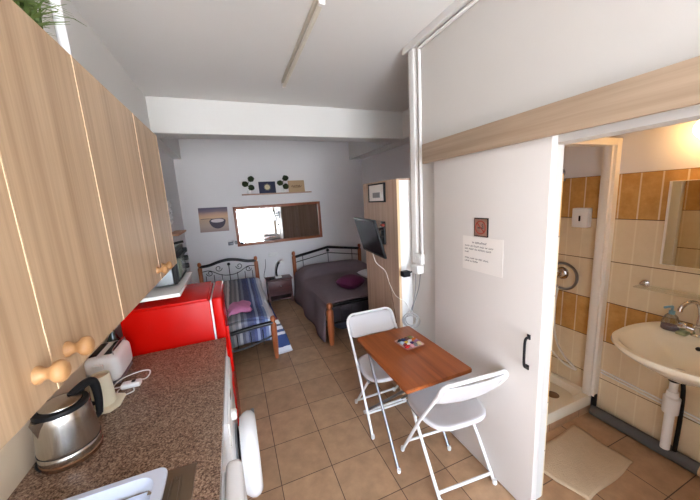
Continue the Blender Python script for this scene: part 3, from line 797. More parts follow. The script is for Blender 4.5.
# ------------------------------------------------------------------ single bed
def post(parent, x, y, h, r=.028):
    bm = B()
    lathe(bm, [(r*.7, 0), (r*.8, .02), (r*1.0, .12), (r*1.12, h*.45), (r*1.15, h-.13), (r*1.15, h-.1), (r*.75, h-.085), (r*.7, h-.07), (r*1.0, h-.055), (r*1.05, h-.03), (r*.8, h-.008), (r*.2, h)],
          (x, y, 0), seg=16)
    return obj('bed_post', bm, 'bedpost', parent, angle=50)
def scroll(bm, c, R, s, r=.006):
    pts = []
    for k in range(22):
        a = k/21*PI*2.4; q = R*(1-.7*k/21)
        pts.append((c[0]+s*q*math.cos(a+PI), c[1], c[2]+q*math.sin(a+PI)))
    tube(bm, pts, r, 6)
sx0, sx1, sy0, sy1 = -.675, .195, 1.575, 3.56
t = thing('single_bed', (-.24, 2.57, 0), 'single bed with wooden posts and striped quilt behind the fridge', 'bed')
for x in (sx0, sx1):
    post(t, x, sy1, .865); post(t, x, sy0, .51)
def arch(y, z0, zt, x0, x1):
    L = x1-x0
    return spline([(x0, y, z0), (x0+.16*L, y, z0+.01), (x0+.34*L, y, z0+(zt-z0)*.75), (x0+.5*L, y, zt), (x0+.66*L, y, z0+(zt-z0)*.75), (x0+.84*L, y, z0+.01), (x1, y, z0)], 6)
bm = B(); tube(bm, arch(sy1, .79, .86, sx0, sx1), .024, 10); tube(bm, [(sx0, sy1, .45), (sx1, sy1, .45)], .012, 8)
cx = (sx0+sx1)/2
tube(bm, arch(sy1, .70, .60, sx0, sx1), .006, 6)
for s in (-1, 1): scroll(bm, (cx+s*.16, sy1, .735), .055, s); scroll(bm, (cx+s*.30, sy1, .67), .05, -s)
tube(bm, [(cx, sy1, .45), (cx, sy1, .80)], .007, 6); ball(bm, (cx, sy1, .785), .026, seg=12)
for s in (-1, 1):
    for d in (.12, .24, .36): tube(bm, [(cx+s*d, sy1, .45), (cx+s*d, sy1, .63)], .006, 6)
obj('headboard', bm, 'black_metal', t)
bm = B(); tube(bm, spline([(sx0, sy0, .34), (sx0+.2, sy0, .345), (sx0+.435, sy0, .39), (sx0+.64, sy0, .415), (sx1, sy0, .43)], 6), .022, 10)
tube(bm, spline([(sx0, sy0, .19), (cx, sy0, .19), (sx0+.66, sy0, .22), (sx1, sy0, .285)], 6), .011, 8)
for d in (.16, .32, .48, .62, .75): tube(bm, [(sx0+d, sy0, .2), (sx0+d, sy0, .37)], .006, 6)
obj('footboard', bm, 'black_metal', t)
bm = B()
for x in (sx0, sx1): box(bm, x-.012, x+.012, sy0+.02, sy1-.02, .22, .26)
obj('side_rail', bm, 'black_metal', t, smooth=False)
bm = B(); box(bm, sx0+.02, sx1-.02, sy0+.04, sy1-.04, .26, .46, .05, 3); obj('mattress', bm, 'mattress', t)
bm = B()
def qf(u, v):
    s = -.62+1.24*u; y = sy0+.045+(sy1-.10-sy0-.045)*v
    a = min(1, abs(s)/.435); z = .485+.012*math.sin(9*v+3*u)+.01*math.sin(17*v)-.03*a**6
    x = max(-.452, min(.452, s)); over = abs(s)-.452
    if over > 0: z = .452-over*1.15; x += math.copysign(.008+.012*math.sin(14*v), s)
    if v > .86: z += .06*min(1, (v-.86)/.05)*(1 if over <= 0 else .3)
    return (cx+x, y, z)
grid(bm, qf, 34, 40)
q = obj('quilt', bm, 'quilt', t, solid=.014)
bm = B()
def fq(u, v):
    x = sx0+.03+(sx1-sx0-.05)*u
    return (x, sy0+.048-.012*math.sin(PI*min(1, v*1.2))-.012, .486-.26*v+.012*math.sin(11*u))
grid(bm, fq, 24, 8); obj('quilt_end', bm, 'quilt', t, solid=.012)
# border of the quilt falling to the floor at the foot corner
bm = B()
def df(u, v):
    if u < .35:                                       # end fold facing the foot
        k = u/.35; return (sx1+.012+(.022+.165*v**.8)*k, sy0+.05-.008*math.sin(PI*k)*v+.02*k*v, .465-.455*v)
    u = (u-.35)/.65; k = max(0., 1-u*1.15)
    return (sx1+.034+v**.8*.165*k+.010*math.sin(9*u+4*v)*v*(u > 0), sy0+.05+.02*v+.55*u, .465-.455*v*(.4+.6*k**.5))
grid(bm, df, 30, 14); plabel(obj('quilt_border', bm, 'drape', t, solid=.012), 'blue and white printed border touching the floor')

# pink towel
bm = B(); random.seed(3)
def tf(u, v):
    x = -.26+.24*u; y = 1.80+.34*v+.05*math.sin(3*u)
    e = max(abs(2*u-1), abs(2*v-1))
    return (x+.012*math.sin(9*v), y, .515+.05*(1-e**4)+.006*math.sin(14*u+6*v))
grid(bm, tf, 16, 16); bm2 = B()
single('folded_towel', bm, 'pink', (-.14, 1.97, .51), 'pink folded towel lying on the striped bed', 'towel', solid=.02)

# ------------------------------------------------------------------ double bed
dx0, dx1, dy0, dy1 = .85, 2.14, 1.56, 3.56
t = thing('double_bed', (1.5, 2.56, 0), 'double bed with dark brown bedspread and gabled black headboard', 'bed')
for x in (dx0, dx1): post(t, x, dy1, .87, .03)
post(t, dx0+.005, dy0, .535, .037); post(t, dx1, dy0, .535, .032)
cx = (dx0+dx1)/2
bm = B(); tube(bm, [(dx0, dy1, .76), (cx, dy1, .875), (dx1, dy1, .78)], .024, 10); tube(bm, [(dx0, dy1, .66), (cx, dy1, .77), (dx1, dy1, .66)], .008, 8); tube(bm, [(dx0, dy1, .45), (dx1, dy1, .45)], .012, 8)
ball(bm, (cx, dy1, .815), .03, seg=12)
for k in (1, 4, 7):
    x = dx0+(dx1-dx0)*k/8; tube(bm, [(x, dy1, .45), (x, dy1, .76+.115*(1-abs(x-cx)/(dx1-cx))-.01)], .006, 6)
obj('headboard', bm, 'black_metal', t)
bm = B(); tube(bm, [(dx0, dy0, .49), (dx1, dy0, .49)], .016, 10); tube(bm, [(dx0, dy0, .27), (dx1, dy0, .27)], .013, 8)
for k in range(1, 9):
    x = dx0+(dx1-dx0)*k/9; tube(bm, [(x, dy0, .27), (x, dy0, .49)], .006, 6)
for k in range(4): scroll(bm, (dx0+.2+k*.28, dy0, .38), .06, (-1)**k)
obj('footboard', bm, 'black_metal', t)
bm = B(); box(bm, dx0+.02, dx1-.02, dy0+.05, dy1-.04, .25, .46, .05, 3); obj('mattress', bm, plain('dark_mattress', S(58, 52, 60), .9), t)
bm = B()
for x in (dx0, dx1): box(bm, x-.012, x+.012, dy0, dy1, .2, .24)
obj('side_rail', bm, 'black_metal', t, smooth=False)
bm = B(); hw = (dx1-dx0)/2
def sf(u, v):
    W = hw+.45; s = -W+2*W*u; y = dy0+.055+(dy1-.07-dy0-.055)*v
    if s > 0: s = min(s, hw+.1)
    a = min(1, abs(s)/hw); z = .505+.008*math.sin(7*v+4*u)-.03*a**8
    x = max(-hw-.012, min(hw+.012, s)); over = abs(s)-hw-.012
    p = max(0, (v-.72)/.1)
    z += .13*min(1, p)**.7*(1-a**5*.9)*(1-.3*max(0, (v-.9)/.1)) if over <= 0 else .01*min(1, p)
    if over > 0: z = .475-over*1.02; x += math.copysign(.012+.10*over+.02*math.sin(16*v)*min(1, over*4), s)
    return (cx+x, y, z)
grid(bm, sf, 44, 44); obj('bedspread', bm, 'spread', t, solid=.014)
bm = B()
def pillow(bm, c, w, d, h, rz):
    R_ = Matrix.Translation(c) @ Matrix.Rotation(rz, 4, 'Z')
    def pf(sg):
        def f(u, v):
            a, b = 2*u-1, 2*v-1
            k = (max(0, 1-abs(a)**2.6)*max(0, 1-abs(b)**2.6))**.5
            return R_ @ Vector((a*w/2*(1-.10*(1-abs(b))**0*b*b*.6), b*d/2*(1-.06*a*a), sg*h/2*k))
        return f
    grid(bm, pf(1), 18, 18); grid(bm, pf(-1), 18, 18); bmesh.ops.remove_doubles(bm, verts=bm.verts, dist=.0008)
    return bm
single('cushion', pillow(B(), (1.335, 2.06, .60), .31, .33, .18, .5), 'purple', (1.31, 2.16, .53), 'dark purple cushion lying on the double bed', 'cushion')
single('pillow', pillow(B(), (1.84, 2.34, .585), .40, .45, .11, .1), 'sheet', (1.80, 2.37, .53), 'white pillow on the double bed beside the wardrobe', 'pillow')
bm = B(); box(bm, .935, .97, 1.61, 1.66, .05, .44)
bm = B(); ball(bm, (1.15, 1.95, .09), .13, (1.1, 1.1, .68), 14, .05)
single('storage_bag', bm, plain('grey_bag', S(70, 74, 86), .7, var=.2), (1.15, 1.95, .002), 'dark grey bag stored under the double bed', 'bag')

# ------------------------------------------------------------------ nightstand with lamp
nx0, nx1, ny0, ny1, nz = .335, .755, 3.42, 3.685, .435
t = thing('nightstand', (.545, 3.55, 0), 'dark wooden nightstand with one drawer between the beds', 'nightstand')
bm = B(); box(bm, nx0-.01, nx1+.01, ny0-.01, ny1, nz-.02, nz, .003); obj('top', bm, 'night', t)
bm = B(); box(bm, nx0, nx1, ny0+.012, ny1, .19, nz-.02); obj('body', bm, 'night', t, smooth=False)
bm = B(); box(bm, nx0+.012, nx1-.012, ny0-.004, ny0+.012, .22, nz-.03, .002); d = obj('drawer', bm, 'night', t)
bm = B(); ball(bm, (.555, ny0-.014, .31), .013, (1.6, 1, .8), 12); plabel(obj('knob', bm, 'chrome', d), 'bright metal knob')
for x in (nx0+.015, nx1-.015):
    for y in (ny0+.028, ny1-.02):
        bm = B(); box(bm, x-.015, x+.015, y-.015, y+.015, 0, .20); obj('leg', bm, 'night', t, smooth=False)
bm = B(); box(bm, nx0+.01, nx1-.01, ny0+.04, ny1-.01, .05, .068); obj('lower_shelf', bm, 'night', t, smooth=False)
bm = B(); box(bm, nx0+.01, nx1-.01, ny1-.012, ny1, .03, .21); obj('dark_fill_panel', bm, 'night', t, smooth=False)  # added sheet that turns the open space below the drawer dark
lx, ly = .545, 3.54
t = thing('desk_lamp', (lx, ly, nz), 'small lamp with black bent stem on the nightstand', 'lamp')
bm = B(); box(bm, lx-.055, lx+.055, ly-.04, ly+.04, nz+.0005, nz+.03, .01, 3); obj('base', bm, 'white_plastic', t)
bm = B(); tube(bm, spline([(lx-.02, ly, nz+.02), (lx-.028, ly, nz+.1), (lx-.01, ly, nz+.18), (lx+.02, ly, nz+.25), (lx+.06, ly, nz+.28)], 6), .015, 10); obj('stem', bm, 'black', t)
bm = B(); lathe(bm, [(.014, -.02), (.03, .02), (.032, .05)], (lx+.06, ly, nz+.28), 'x', 14); obj('lamp_head', bm, 'white_plastic', t)
bm = B(); box(bm, nx0+.05, nx0+.13, 3.45, 3.52, nz+.0005, nz+.022, .004)
single('phone_charger', bm, 'black', (nx0+.09, 3.48, nz), 'black charger lying on the nightstand beside the lamp', 'charger')
bm = B(); tube(bm, spline([(nx0+.05, 3.5, nz+.01), (nx0-.03, 3.6, nz+.03), (nx0+.02, 3.685, nz+.2), (nx0+.03, 3.692, nz+.33)], 6), .004, 6)
single('charger_cord', bm, 'black', (nx0+.02, 3.68, nz), 'black cord from the charger up to the wall socket', 'cord')
t = thing('power_socket', (.50, YB, .79), 'white double wall socket above the nightstand', 'socket')
bm = B(); box(bm, .43, .59, YB-.012, YB, .79, .87, .004); obj('plate', bm, 'white_plastic', t)
for x in (.47, .55):
    bm = B(); lathe(bm, [(.02, -.004), (.018, 0), (.016, .006)], (x, YB-.013, .83), 'y', 16); obj('outlet', bm, 'white_plastic', t)

# ------------------------------------------------------------------ back wall: canvas, wall lamp, mirror, shelf
t = thing('canvas_print', (-.385, YB, 1.335), 'square beach picture with a boat on the back wall', 'picture')
x0, x1, z0, z1 = -.60, -.165, 1.335, 1.73
bm = B(); prism(bm, [(x0, YB-.022, z0), (x1, YB-.022, z0-.005), (x1+.012, YB-.022, z1-.005), (x0+.012, YB-.022, z1)], (0, .0225, 0)); obj('canvas', bm, 'beach', t, smooth=False)
bm = B(); prism(bm, [(-.325+.125*math.cos(a*PI/14)*(1-.12*math.sin(a*PI/14)), YB-.0245, 1.515-.135*math.sin(a*PI/14)**.8) for a in range(15)]+[(-.41, YB-.0245, 1.545), (-.325, YB-.0245, 1.55), (-.24, YB-.0245, 1.545)], (0, .0025, 0))
bo = obj('boat', bm, 'boat', t, smooth=False)
bm = B(); prism(bm, [(-.325+.10*math.cos(a*PI/12), YB-.026, 1.51+.03*math.sin(a*PI/12)) for a in range(24)], (0, .0015, 0)); obj('boat_interior', bm, 'boat_in', bo, smooth=False)
bm = B(); tube(bm, spline([(-.57, YB-.023, 1.545), (-.48, YB-.023, 1.55), (-.36, YB-.023, 1.54)], 4), .004, 5); obj('shoreline', bm, 'boat', t)

t = thing('reading_lamp', (-.15, YB, 1.10), 'small chrome reading lamp on the wall left of the mirror', 'lamp')
bm = B(); lathe(bm, [(.03, -.012), (.03, -.0005)], (-.08, YB, 1.115), 'y', 18); obj('wall_plate', bm, 'grey_plastic', t)
bm = B(); tube(bm, [(-.08, YB-.01, 1.115), (-.08, YB-.06, 1.115), (-.13, YB-.07, 1.115)], .007, 8); obj('arm', bm, 'chrome', t)
bm = B(); lathe(bm, [(.028, -.05), (.03, -.045), (.03, .025), (.012, .035)], (-.155, YB-.07, 1.115), 'x', 18); obj('lamp_head', bm, 'tube_steel', t)
bm = B(); tube(bm, spline([(-.08, YB-.004, 1.14), (-.065, YB-.004, 1.25), (-.10, YB-.004, 1.13)], 5), .003, 5); obj('cord', bm, 'warm_white', t)

t = thing('framed_mirror', (.69, YB, 1.05), 'wide wood framed mirror on the back wall', 'mirror')
mc = Vector((.69, YB-.02, 1.386)); RM = Matrix.Translation(mc) @ Matrix.Rotation(-.010, 4, 'Y')
mw, mh, fw = .755, .335, .05
for za in (mh-fw, -mh):
    bm = B(); box(bm, -mw, mw, -.016, .018, za, za+fw, .006, 2, RM); obj('frame_rail', bm, 'mirror_frame', t)
for xa in (-mw, mw-fw):
    bm = B(); box(bm, xa, xa+fw, -.0165, .018, -mh, mh, .006, 2, RM); obj('frame_upright', bm, 'mirror_frame_v', t)
bm = B(); box(bm, -mw+.03, mw-.03, -.002, .004, -mh+.03, mh-.03, 0, 2, RM); obj('mirror_glass', bm, 'mirror', t, smooth=False)
bm = B(); box(bm, -mw+.05, -mw+.10, -.03, -.0165, -mh+.04, -mh+.075, .005, 2, RM); plabel(obj('corner_clip', bm, 'black', t), 'black clip in the corner')

t = single('display_shelf', box(B(), .10, 1.28, YB-.12, YB, 1.895, 1.915, .002, 1), 'shelf_wood', (.69, YB, 1.895), 'narrow wooden shelf over the mirror with plants and pictures', 'shelf')
SZ = 1.9155
def topiary(x, label, s=1.):
    y = YB-.055
    t = thing('topiary_plant', (x, y, SZ), label, 'plant')
    bm = B(); lathe(bm, [(.03, 0), (.036, .004), (.042, .055), (.038, .056), (.034, .05)], (x, y, SZ), seg=20); obj('pot', bm, 'white_plastic', t)
    bm = B(); tube(bm, spline([(x, y, SZ+.045), (x+.01, y, SZ+.1), (x-.02, y, SZ+.15), (x+.035, y, SZ+.24)], 5), .005, 6)
    tube(bm, [(x-.01, y, SZ+.13), (x-.05, y, SZ+.15)], .004, 6); tube(bm, [(x+.008, y, SZ+.09), (x+.04, y, SZ+.1)], .004, 6); obj('stem', bm, 'stem', t)
    for dx_, dz_, r in ((.045, .245, .052), (-.055, .165, .05), (.04, .105, .052)):
        bm = B(); ball(bm, (x+dx_, y, SZ+dz_), r, (1, .9, .88), 18, .14); obj('leaf_ball', bm, 'topiary', t)
topiary(.225, 'three ball topiary at the left end of the shelf over the mirror')
topiary(.80, 'three ball topiary between the two pictures on the shelf')
def lean_frame(name, x0, x1, h, mat, label, cat='picture'):
    t = thing(name, ((x0+x1)/2, YB-.05, SZ), label, cat)
    R_ = Matrix.Translation(((x0+x1)/2, YB-.06, SZ)) @ Matrix.Rotation(-.16, 4, 'X')
    w = (x1-x0)/2
    bm = B(); box(bm, -w, w, 0, .012, .001, h, .002, 1, R_); obj('panel', bm, mat, t, smooth=False)
    return t, R_, w
t, R_, w = lean_frame('art_card', .385, .665, .20, 'navy', 'navy blue picture with cream round emblem on the shelf')
bm = B(); q = B(); lathe(q, [(.045, -.0015), (.045, 0)], (0, .0, .105), 'y', 24); bmesh.ops.transform(q, matrix=R_, verts=q.verts); merge(bm, q); em = obj('emblem', bm, 'gold', t)
bm = B()
for k in range(14):
    a = 2*PI*k/14; box(bm, .056*math.cos(a)-.003, .056*math.cos(a)+.003, -.002, 0, .105+.056*math.sin(a)-.003, .105+.056*math.sin(a)+.003, 0, 1, R_)
obj('emblem_dots', bm, 'gold', em, smooth=False)
t, R_, w = lean_frame('art_card', .885, 1.175, .205, 'kraft', 'tan card with brown script on the shelf')
bm = B(); q = B()
tube(q, spline([(-.09, -.001, .09), (-.07, -.001, .12), (-.06, -.001, .09), (-.035, -.001, .115), (-.03, -.001, .09), (0, -.001, .12), (.005, -.001, .09), (.03, -.001, .115), (.035, -.001, .09), (.06, -.001, .12), (.06, -.001, .09), (.1, -.001, .11)], 5), .0045, 5)
tube(q, [(-.07, -.001, .075), (.07, -.001, .08)], .003, 5)
bmesh.ops.transform(q, matrix=R_, verts=q.verts); merge(bm, q); plabel(obj('script', bm, 'brown_print', t), 'brown looping script')

# ceiling lamp
t = thing('ceiling_lamp', (.465, .6, ZC), 'long fluorescent batten lamp on the ceiling', 'lamp')
bm = B(); box(bm, .447, .483, -.02, 1.16, ZC-.03, ZC, .004); obj('batten', bm, 'lamp_body', t)
bm = B(); tube(bm, [(.465, .0, ZC-.052), (.465, 1.14, ZC-.052)], .014, 12); obj('tube', bm, 'lamp_tube', t)
for y in (-.01, 1.15):
    bm = B(); box(bm, .449, .481, y-.012, y+.012, ZC-.068, ZC-.028, .004); obj('lamp_holder', bm, 'white_plastic', t)

# ------------------------------------------------------------------ bathroom
TX = XR-.008                                          # tile face
# washbasin
bx, by, bz = TX, -.945, .832
t = thing('washbasin', (TX, by, .70), 'white oval washbasin on the tiled bathroom wall', 'washbasin')
bm = B()
def oval(sc, z, back=0., dx=0.):
    o = []
    for k in range(48):
        a = 2*PI*k/48
        x = -math.cos(a); y = math.sin(a)
        X = bx-.275+dx+x*.275*sc; Y = by+y*.305*sc
        if x > 0: X = bx-.275+dx+min(.275*sc, x*.275*sc*1.35); Y = by+y*.305*sc
        X = min(X, bx-.001-back)
        o.append((X, Y, z+(.035*max(0, (X-(bx-.275))/.275) if sc > .8 else 0)))
    return o
rings = [oval(.2, bz-.16), oval(.45, bz-.125), oval(.76, bz-.07), oval(.94, bz-.034), oval(1.0, bz-.012), oval(.985, bz+.003), oval(.90, bz+.002),
         oval(.86, bz-.003, .105, -.015), oval(.78, bz-.018, .115, -.02), oval(.60, bz-.06, .13, -.025), oval(.36, bz-.095, .15, -.03), oval(.1, bz-.104, .2, -.03)]
rv = [[bm.verts.new(p) for p in r_] for r_ in rings]
for a, b in zip(rv, rv[1:]):
    for k in range(48): bm.faces.new((a[k], a[(k+1) % 48], b[(k+1) % 48], b[k]))
bm.faces.new(rv[0][::-1]); bm.faces.new(rv[-1])
obj('basin', bm, 'ceramic', t, angle=70)
bm = B(); lathe(bm, [(.011, -.008), (.011, .0)], (bx-.128, by, bz-.02), 'x', 14); plabel(obj('overflow_hole', bm, 'black', t), 'dark overflow hole')
bm = B(); lathe(bm, [(.02, 0), (.02, .004), (.016, .005)], (bx-.30, by, bz-.104), seg=16); obj('drain', bm, 'chrome', t)
# tap
fx, fy, fz = bx-.075, by+.03, bz+.031
t = thing('basin_tap', (fx, fy, fz), 'chrome mixer tap with curved spout on the washbasin', 'tap')
bm = B(); lathe(bm, [(.026, 0), (.026, .006), (.018, .012), (.016, .05), (.02, .055), (.02, .065)], (fx, fy, fz), seg=18); obj('body', bm, 'chrome', t)
bm = B(); tube(bm, spline([(fx, fy, fz+.06), (fx, fy, fz+.15), (fx-.02, fy+.012, fz+.195), (fx-.06, fy+.03, fz+.2), (fx-.09, fy+.045, fz+.175), (fx-.095, fy+.048, fz+.15)], 6), .0105, 10); obj('spout', bm, 'chrome', t)
for s in (-1, 1):
    bm = B(); tube(bm, [(fx, fy, fz+.03), (fx-.01, fy+s*.05, fz+.04)], .009, 8); lathe(bm, [(.02, -.016), (.024, 0), (.02, .016)], (fx-.01, fy+s*.055, fz+.04), 'y', 10); obj('handle', bm, 'chrome', t)
# soap
sx_, sy_, sz_ = bx-.08, by+.14, bz+.027
t = thing('soap_dispenser', (sx_, sy_, sz_), 'clear pump soap bottle with bluish pump on the washbasin edge', 'soap')
bm = B(); lathe(bm, [(.028, 0), (.032, .006), (.031, .05), (.022, .085), (.012, .10)], (sx_, sy_, sz_), seg=20, sy=1.3); obj('bottle', bm, 'soap_bottle', t)
bm = B(); lathe(bm, [(.026, .003), (.029, .008), (.029, .03)], (sx_, sy_, sz_), seg=18, sy=1.3); plabel(obj('liquid', bm, plain('soap_liquid', S(140, 122, 130), .2), t), 'dark soap in the bottle')
bm = B(); lathe(bm, [(.014, .098), (.014, .118), (.006, .12), (.006, .145)], (sx_, sy_, sz_), seg=14); tube(bm, [(sx_, sy_, sz_+.145), (sx_-.04, sy_+.02, sz_+.14)], .007, 8); obj('pump', bm, plain('blue_pump', S(120, 164, 184), .3), t)
bm = B(); box(bm, bx-.13, bx-.075, by+.055, by+.10, bz+.028, bz+.045, .006, 3)
single('soap_bar', bm, plain('soap_bar_green', S(150, 160, 120), .4), (bx-.1, by+.08, bz+.028), 'flat green soap bar between soap bottle and tap', 'soap')
# trap
ax, ay = bx-.10, -.862
t = thing('drain_trap', (ax, ay, .0), 'white plastic bottle trap and waste pipe below the washbasin', 'pipe')
bm = B(); lathe(bm, [(.024, .555), (.027, .56), (.027, .59), (.023, .70)], (ax, ay, 0), seg=20); plabel(obj('nut', bm, 'black', t), 'black nut')
bm = B(); lathe(bm, [(.018, .44), (.02, .557)], (ax, ay, 0), seg=18); lathe(bm, [(.026, .345), (.037, .35), (.039, .45), (.028, .46), (.026, .49), (.02, .492)], (ax, ay, 0), seg=22); obj('trap_body', bm, 'white_plastic', t)
bm = B(); lathe(bm, [(.023, .10), (.023, .35)], (ax, ay, 0), seg=18); obj('waste_pipe', bm, 'white_plastic', t)
bm = B(); tube(bm, spline([(ax+.03, ay-.015, .60), (ax+.042, ay-.028, .5), (ax+.045, ay-.032, .3), (ax+.04, ay-.03, .085)], 6), .011, 8); plabel(obj('supply_hose', bm, 'black', t), 'black hose behind the waste pipe')
bm = B(); tube(bm, [(ax, ay, .11), (TX-.05, ay, .085)], .021, 12); obj('elbow', bm, 'pipe_grey', t)
# pipes along the wall
t = thing('floor_pipe', (TX-.04, -.9, 0), 'grey waste pipe lying along the bathroom wall on the floor', 'pipe')
bm = B(); tube(bm, [(TX-.045, -.435, .042), (TX-.045, -1.0, .042)], .038, 14); obj('pipe', bm, 'pipe_grey', t)
bm = B(); tube(bm, [(TX-.045, -1.0, .042), (TX-.045, -1.9, .042)], .034, 14); plabel(obj('beige_section', bm, 'pipe_beige', t), 'beige section')
bm = B(); tube(bm, [(TX-.03, -.435, .02), (TX-.03, -.435, .17)], .018, 10); plabel(obj('riser', bm, 'black', t), 'black upright stub in the corner')
t = thing('water_pipes', (TX-.012, -.9, .33), 'pair of thin white water pipes along the tiled wall below the washbasin', 'pipe')
for z0_, z1_, xo in ((.372, .315, .006), (.352, .29, .006)):
    bm = B(); tube(bm, [(TX-xo, -.45, z0_), (TX-xo, -1.9, z1_-.05)], .0065, 8); obj('pipe', bm, 'white_plastic', t)
# mirror, glass shelf, globe
t = thing('bathroom_mirror', (TX, -.95, 1.235), 'frameless mirror with pale side over the washbasin', 'mirror')
bm = B(); box(bm, TX-.035, TX, -1.25, -.705, 1.237, 1.735, .003); obj('casing', bm, 'pvc', t)
bm = B(); box(bm, TX-.039, TX-.034, -1.248, -.72, 1.24, 1.732); obj('mirror_glass', bm, 'mirror_plain', t, smooth=False)
t = thing('glass_shelf', (TX, -.9, 1.08), 'greenish glass shelf on chrome brackets under the bathroom mirror', 'shelf')
bm = B(); box(bm, TX-.125, TX-.012, -1.25, -.63, 1.083, 1.091, .002); obj('pane', bm, 'glass_green', t)
for y in (-.64, -1.23):
    bm = B(); lathe(bm, [(.022, -.012), (.022, 0)], (TX, y, 1.092), 'x', 16); tube(bm, [(TX-.01, y, 1.095), (TX-.05, y, 1.097)], .012, 10); obj('bracket', bm, 'chrome', t)
t = thing('globe_lamp', (TX, -.86, 2.03), 'lit white globe lamp on the bathroom wall above the mirror', 'lamp')
gx, gy, gz = XR-.085, -.845, 2.0
bm = B(); lathe(bm, [(.045, -.03), (.045, 0)], (XR, gy, gz), 'x', 20); obj('wall_mount', bm, 'white_plastic', t)
bm = B(); ball(bm, (gx, gy, gz), .056, seg=24); plabel(obj('globe', bm, 'globe', t), 'glowing white globe')
# shower: tray, frame, dispenser, mixer
t = thing('shower_tray', (1.85, -.03, 0), 'cream raised shower tray on the bathroom floor', 'shower tray')
bm = B()
def rr(w, d, z, r): return [(1.856+x, -.034+y, z) for x, y in rrect(w, d, r, 4)]
sw_, sd_ = .965, .772
rs = [rr(sw_, sd_, .072, .01), rr(sw_, sd_, .147, .012), rr(sw_-.012, sd_-.012, .154, .012), rr(sw_-.10, sd_-.10, .151, .06), rr(sw_-.15, sd_-.15, .105, .08), rr(.2, .2, .098, .06)]
rv = [[bm.verts.new(p) for p in r_] for r_ in rs]
for a, b in zip(rv, rv[1:]):
    for k in range(len(a)): bm.faces.new((a[k], a[(k+1) % len(a)], b[(k+1) % len(a)], b[k]))
bm.faces.new(rv[0][::-1]); bm.faces.new(rv[-1]); obj('tray', bm, 'tray_acrylic', t, angle=45)
bm = B(); box(bm, 1.375, 2.337, -.412, .35, 0, .073); plabel(obj('plinth', bm, 'floor', t, smooth=False), 'tiled plinth')
bm = B(); lathe(bm, [(.045, 0), (.045, .006), (.03, .008)], (2.12, -.25, .0985), seg=24); plabel(obj('drain_cover', bm, plain('drain_brown', S(112, 86, 66), .35, .5), t), 'round brown drain cover')
t = thing('shower_surround', (1.86, -.38, .154), 'white frame around the shower opening', 'shower frame')
bm = B(); box(bm, 2.288, TX, -.442, -.36, .1545, 2.03, .003); obj('upright', bm, 'pvc', t)
bm = B(); box(bm, 2.268, 2.288, -.425, -.375, .1545, 1.99, .003); obj('inner_upright', bm, 'pvc', t)
bm = B(); box(bm, PX1+.009, 2.288, -.442, -.36, 1.985, 2.03, .003); obj('header', bm, 'pvc', t)
bm = B(); box(bm, PX1+.009, PX1+.07, -.442, -.36, .1545, 1.985, .003); obj('upright', bm, 'pvc', t)
t = thing('paper_dispenser', (TX, -.21, 1.42), 'white box dispenser on the tiled shower wall', 'dispenser')
bm = B(); box(bm, TX-.055, TX, -.302, -.195, 1.432, 1.575, .008, 2); obj('box', bm, 'white_plastic', t)
bm = B(); box(bm, TX-.058, TX-.054, -.256, -.244, 1.48, 1.52, .003); plabel(obj('slot', bm, 'black', t), 'dark level slot')
t = thing('shower_set', (TX, -.1, .9), 'chrome shower mixer with round plate, hose and hand shower', 'shower')
bm = B(); tube(bm, ring_x((TX-.018, -.14, 1.03), .105, 36), .010, 8, closed=True); plabel(obj('hose_loop', bm, 'tube_steel', t), 'grey loop of hose round the mixer')
bm = B(); lathe(bm, [(.045, -.012), (.05, -.006), (.05, .0015)], (TX, -.125, 1.05), 'x', 28); obj('mixer_plate', bm, 'chrome', t)
bm = B(); lathe(bm, [(.02, -.07), (.03, -.06), (.035, -.012)], (TX, -.125, 1.05), 'x', 20); tube(bm, [(TX-.06, -.125, 1.05), (TX-.075, -.16, 1.07)], .008, 8); obj('mixer_lever', bm, 'chrome', t)
bm = B(); tube(bm, spline([(TX-.02, -.11, .94), (TX-.03, -.10, .75), (TX-.03, -.12, .5), (TX-.035, -.2, .37), (TX-.04, -.30, .30), (TX-.05, -.2, .32), (TX-.05, -.05, .45), (TX-.05, .02, .8), (TX-.06, -.03, 1.3)], 7), .008, 8); obj('hose', bm, 'pvc', t)
bm = B(); tube(bm, [(TX-.03, -.085, 1.64), (TX-.07, -.098, 1.83)], .012, 10); tube(bm, spline([(TX-.03, -.085, 1.65), (TX-.025, -.06, 1.5), (TX-.03, -.05, 1.35), (TX-.06, -.03, 1.3)], 6), .008, 8); lathe(bm, [(.02, -.02), (.04, .0), (.04, .012)], (TX-.085, -.10, 1.84), 'x', 18); tube(bm, [(TX+.001, -.092, 1.79), (TX-.06, -.095, 1.79)], .01, 8); plabel(obj('hand_shower', bm, 'grey_plastic', t), 'dark grey hand shower')
# mat
bm = B(); mp = [(2.06, -.455), (2.06, -.80), (1.565, -.83), (1.48, -.485)]
cn = Vector((sum(p[0] for p in mp)/4, sum(p[1] for p in mp)/4, 0))
def mf(u, v):
    a = Vector((*mp[3], 0)).lerp(Vector((*mp[0], 0)), u); b = Vector((*mp[2], 0)).lerp(Vector((*mp[1], 0)), u); p = a.lerp(b, v)
    e = max(abs(2*u-1), abs(2*v-1))
    return (p.x+.006*math.sin(9*v), p.y+.006*math.sin(8*u), .004+.009*(1-e**10)+.002*math.sin(13*u+7*v))
grid(bm, mf, 24, 20)
single('bath_mat', bm, 'mat', (cn.x, cn.y, .001), 'cream cotton bath mat on the bathroom floor', 'mat', solid=.008)

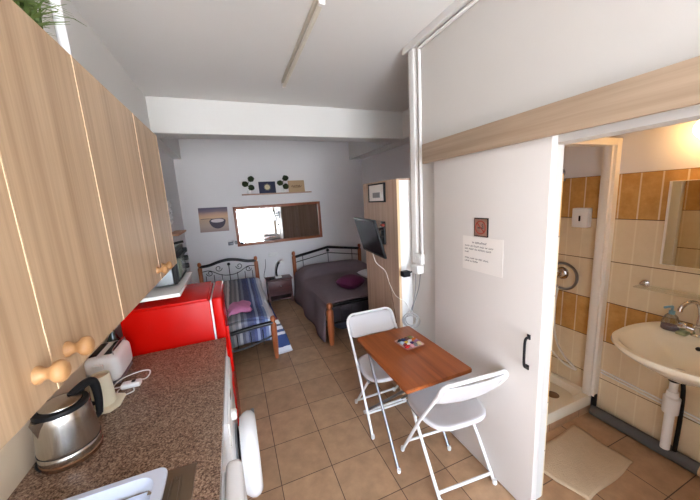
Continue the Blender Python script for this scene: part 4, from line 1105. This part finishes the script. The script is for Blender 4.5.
# ------------------------------------------------------------------ light
w = bpy.data.worlds.new('sky'); scn.world = w; w.use_nodes = True
nt = w.node_tree; bg = nt.nodes['Background']
wc = nt.nodes.new('ShaderNodeTexCoord'); ws = nt.nodes.new('ShaderNodeSeparateXYZ'); wr = nt.nodes.new('ShaderNodeValToRGB')
nt.links.new(wc.outputs['Generated'], ws.inputs[0]); nt.links.new(ws.outputs['Z'], wr.inputs[0]); nt.links.new(wr.outputs[0], bg.inputs[0])
for e_, (p_, c_) in zip(wr.color_ramp.elements, ((.0, (.96, 1.0, 1.05, 1)), (.03, (.66, .79, .96, 1)))): e_.position = p_; e_.color = c_
bg.inputs[1].default_value = 13.0                     # bright overcast sky; brighter lower half added to lift the ceiling
ld = bpy.data.lights.new('balcony_daylight', 'AREA'); ld.shape = 'RECTANGLE'; ld.size = OX1-OX0; ld.size_y = OZ
ld.cycles.is_portal = True
lo = bpy.data.objects.new('balcony_daylight', ld); COL.objects.link(lo)
lo.location = ((OX0+OX1)/2, YF-.11, OZ/2); lo.rotation_euler = (PI/2, 0, PI)

# ------------------------------------------------------------------ camera
cam = bpy.data.cameras.new('camera'); co = bpy.data.objects.new('camera', cam); COL.objects.link(co)
ya, pi_, ro = math.radians(21.435), math.radians(-9.899), math.radians(-3.304)
f = Vector((math.sin(ya)*math.cos(pi_), math.cos(ya)*math.cos(pi_), math.sin(pi_)))
r = Vector((math.cos(ya), -math.sin(ya), 0)); u = r.cross(f)
r2 = r*math.cos(ro)+u*math.sin(ro); u2 = -r*math.sin(ro)+u*math.cos(ro)
Mx = Matrix((r2, u2, -f)).transposed().to_4x4(); Mx.translation = Vector((-.092, -1.629, 1.738))
co.matrix_world = Mx
cam.sensor_width = 36; cam.lens = 292.06*36/700; cam.clip_start = .02
scn.camera = co
scn.view_settings.view_transform = 'Standard'; scn.view_settings.look = 'None'
scn.view_settings.gamma = 1; scn.view_settings.use_curve_mapping = False
scn.view_settings.exposure = 0.62
scn.cycles.max_bounces = 14; scn.cycles.diffuse_bounces = 8; scn.cycles.use_denoising = True
scn.cycles.sample_clamp_indirect = 6
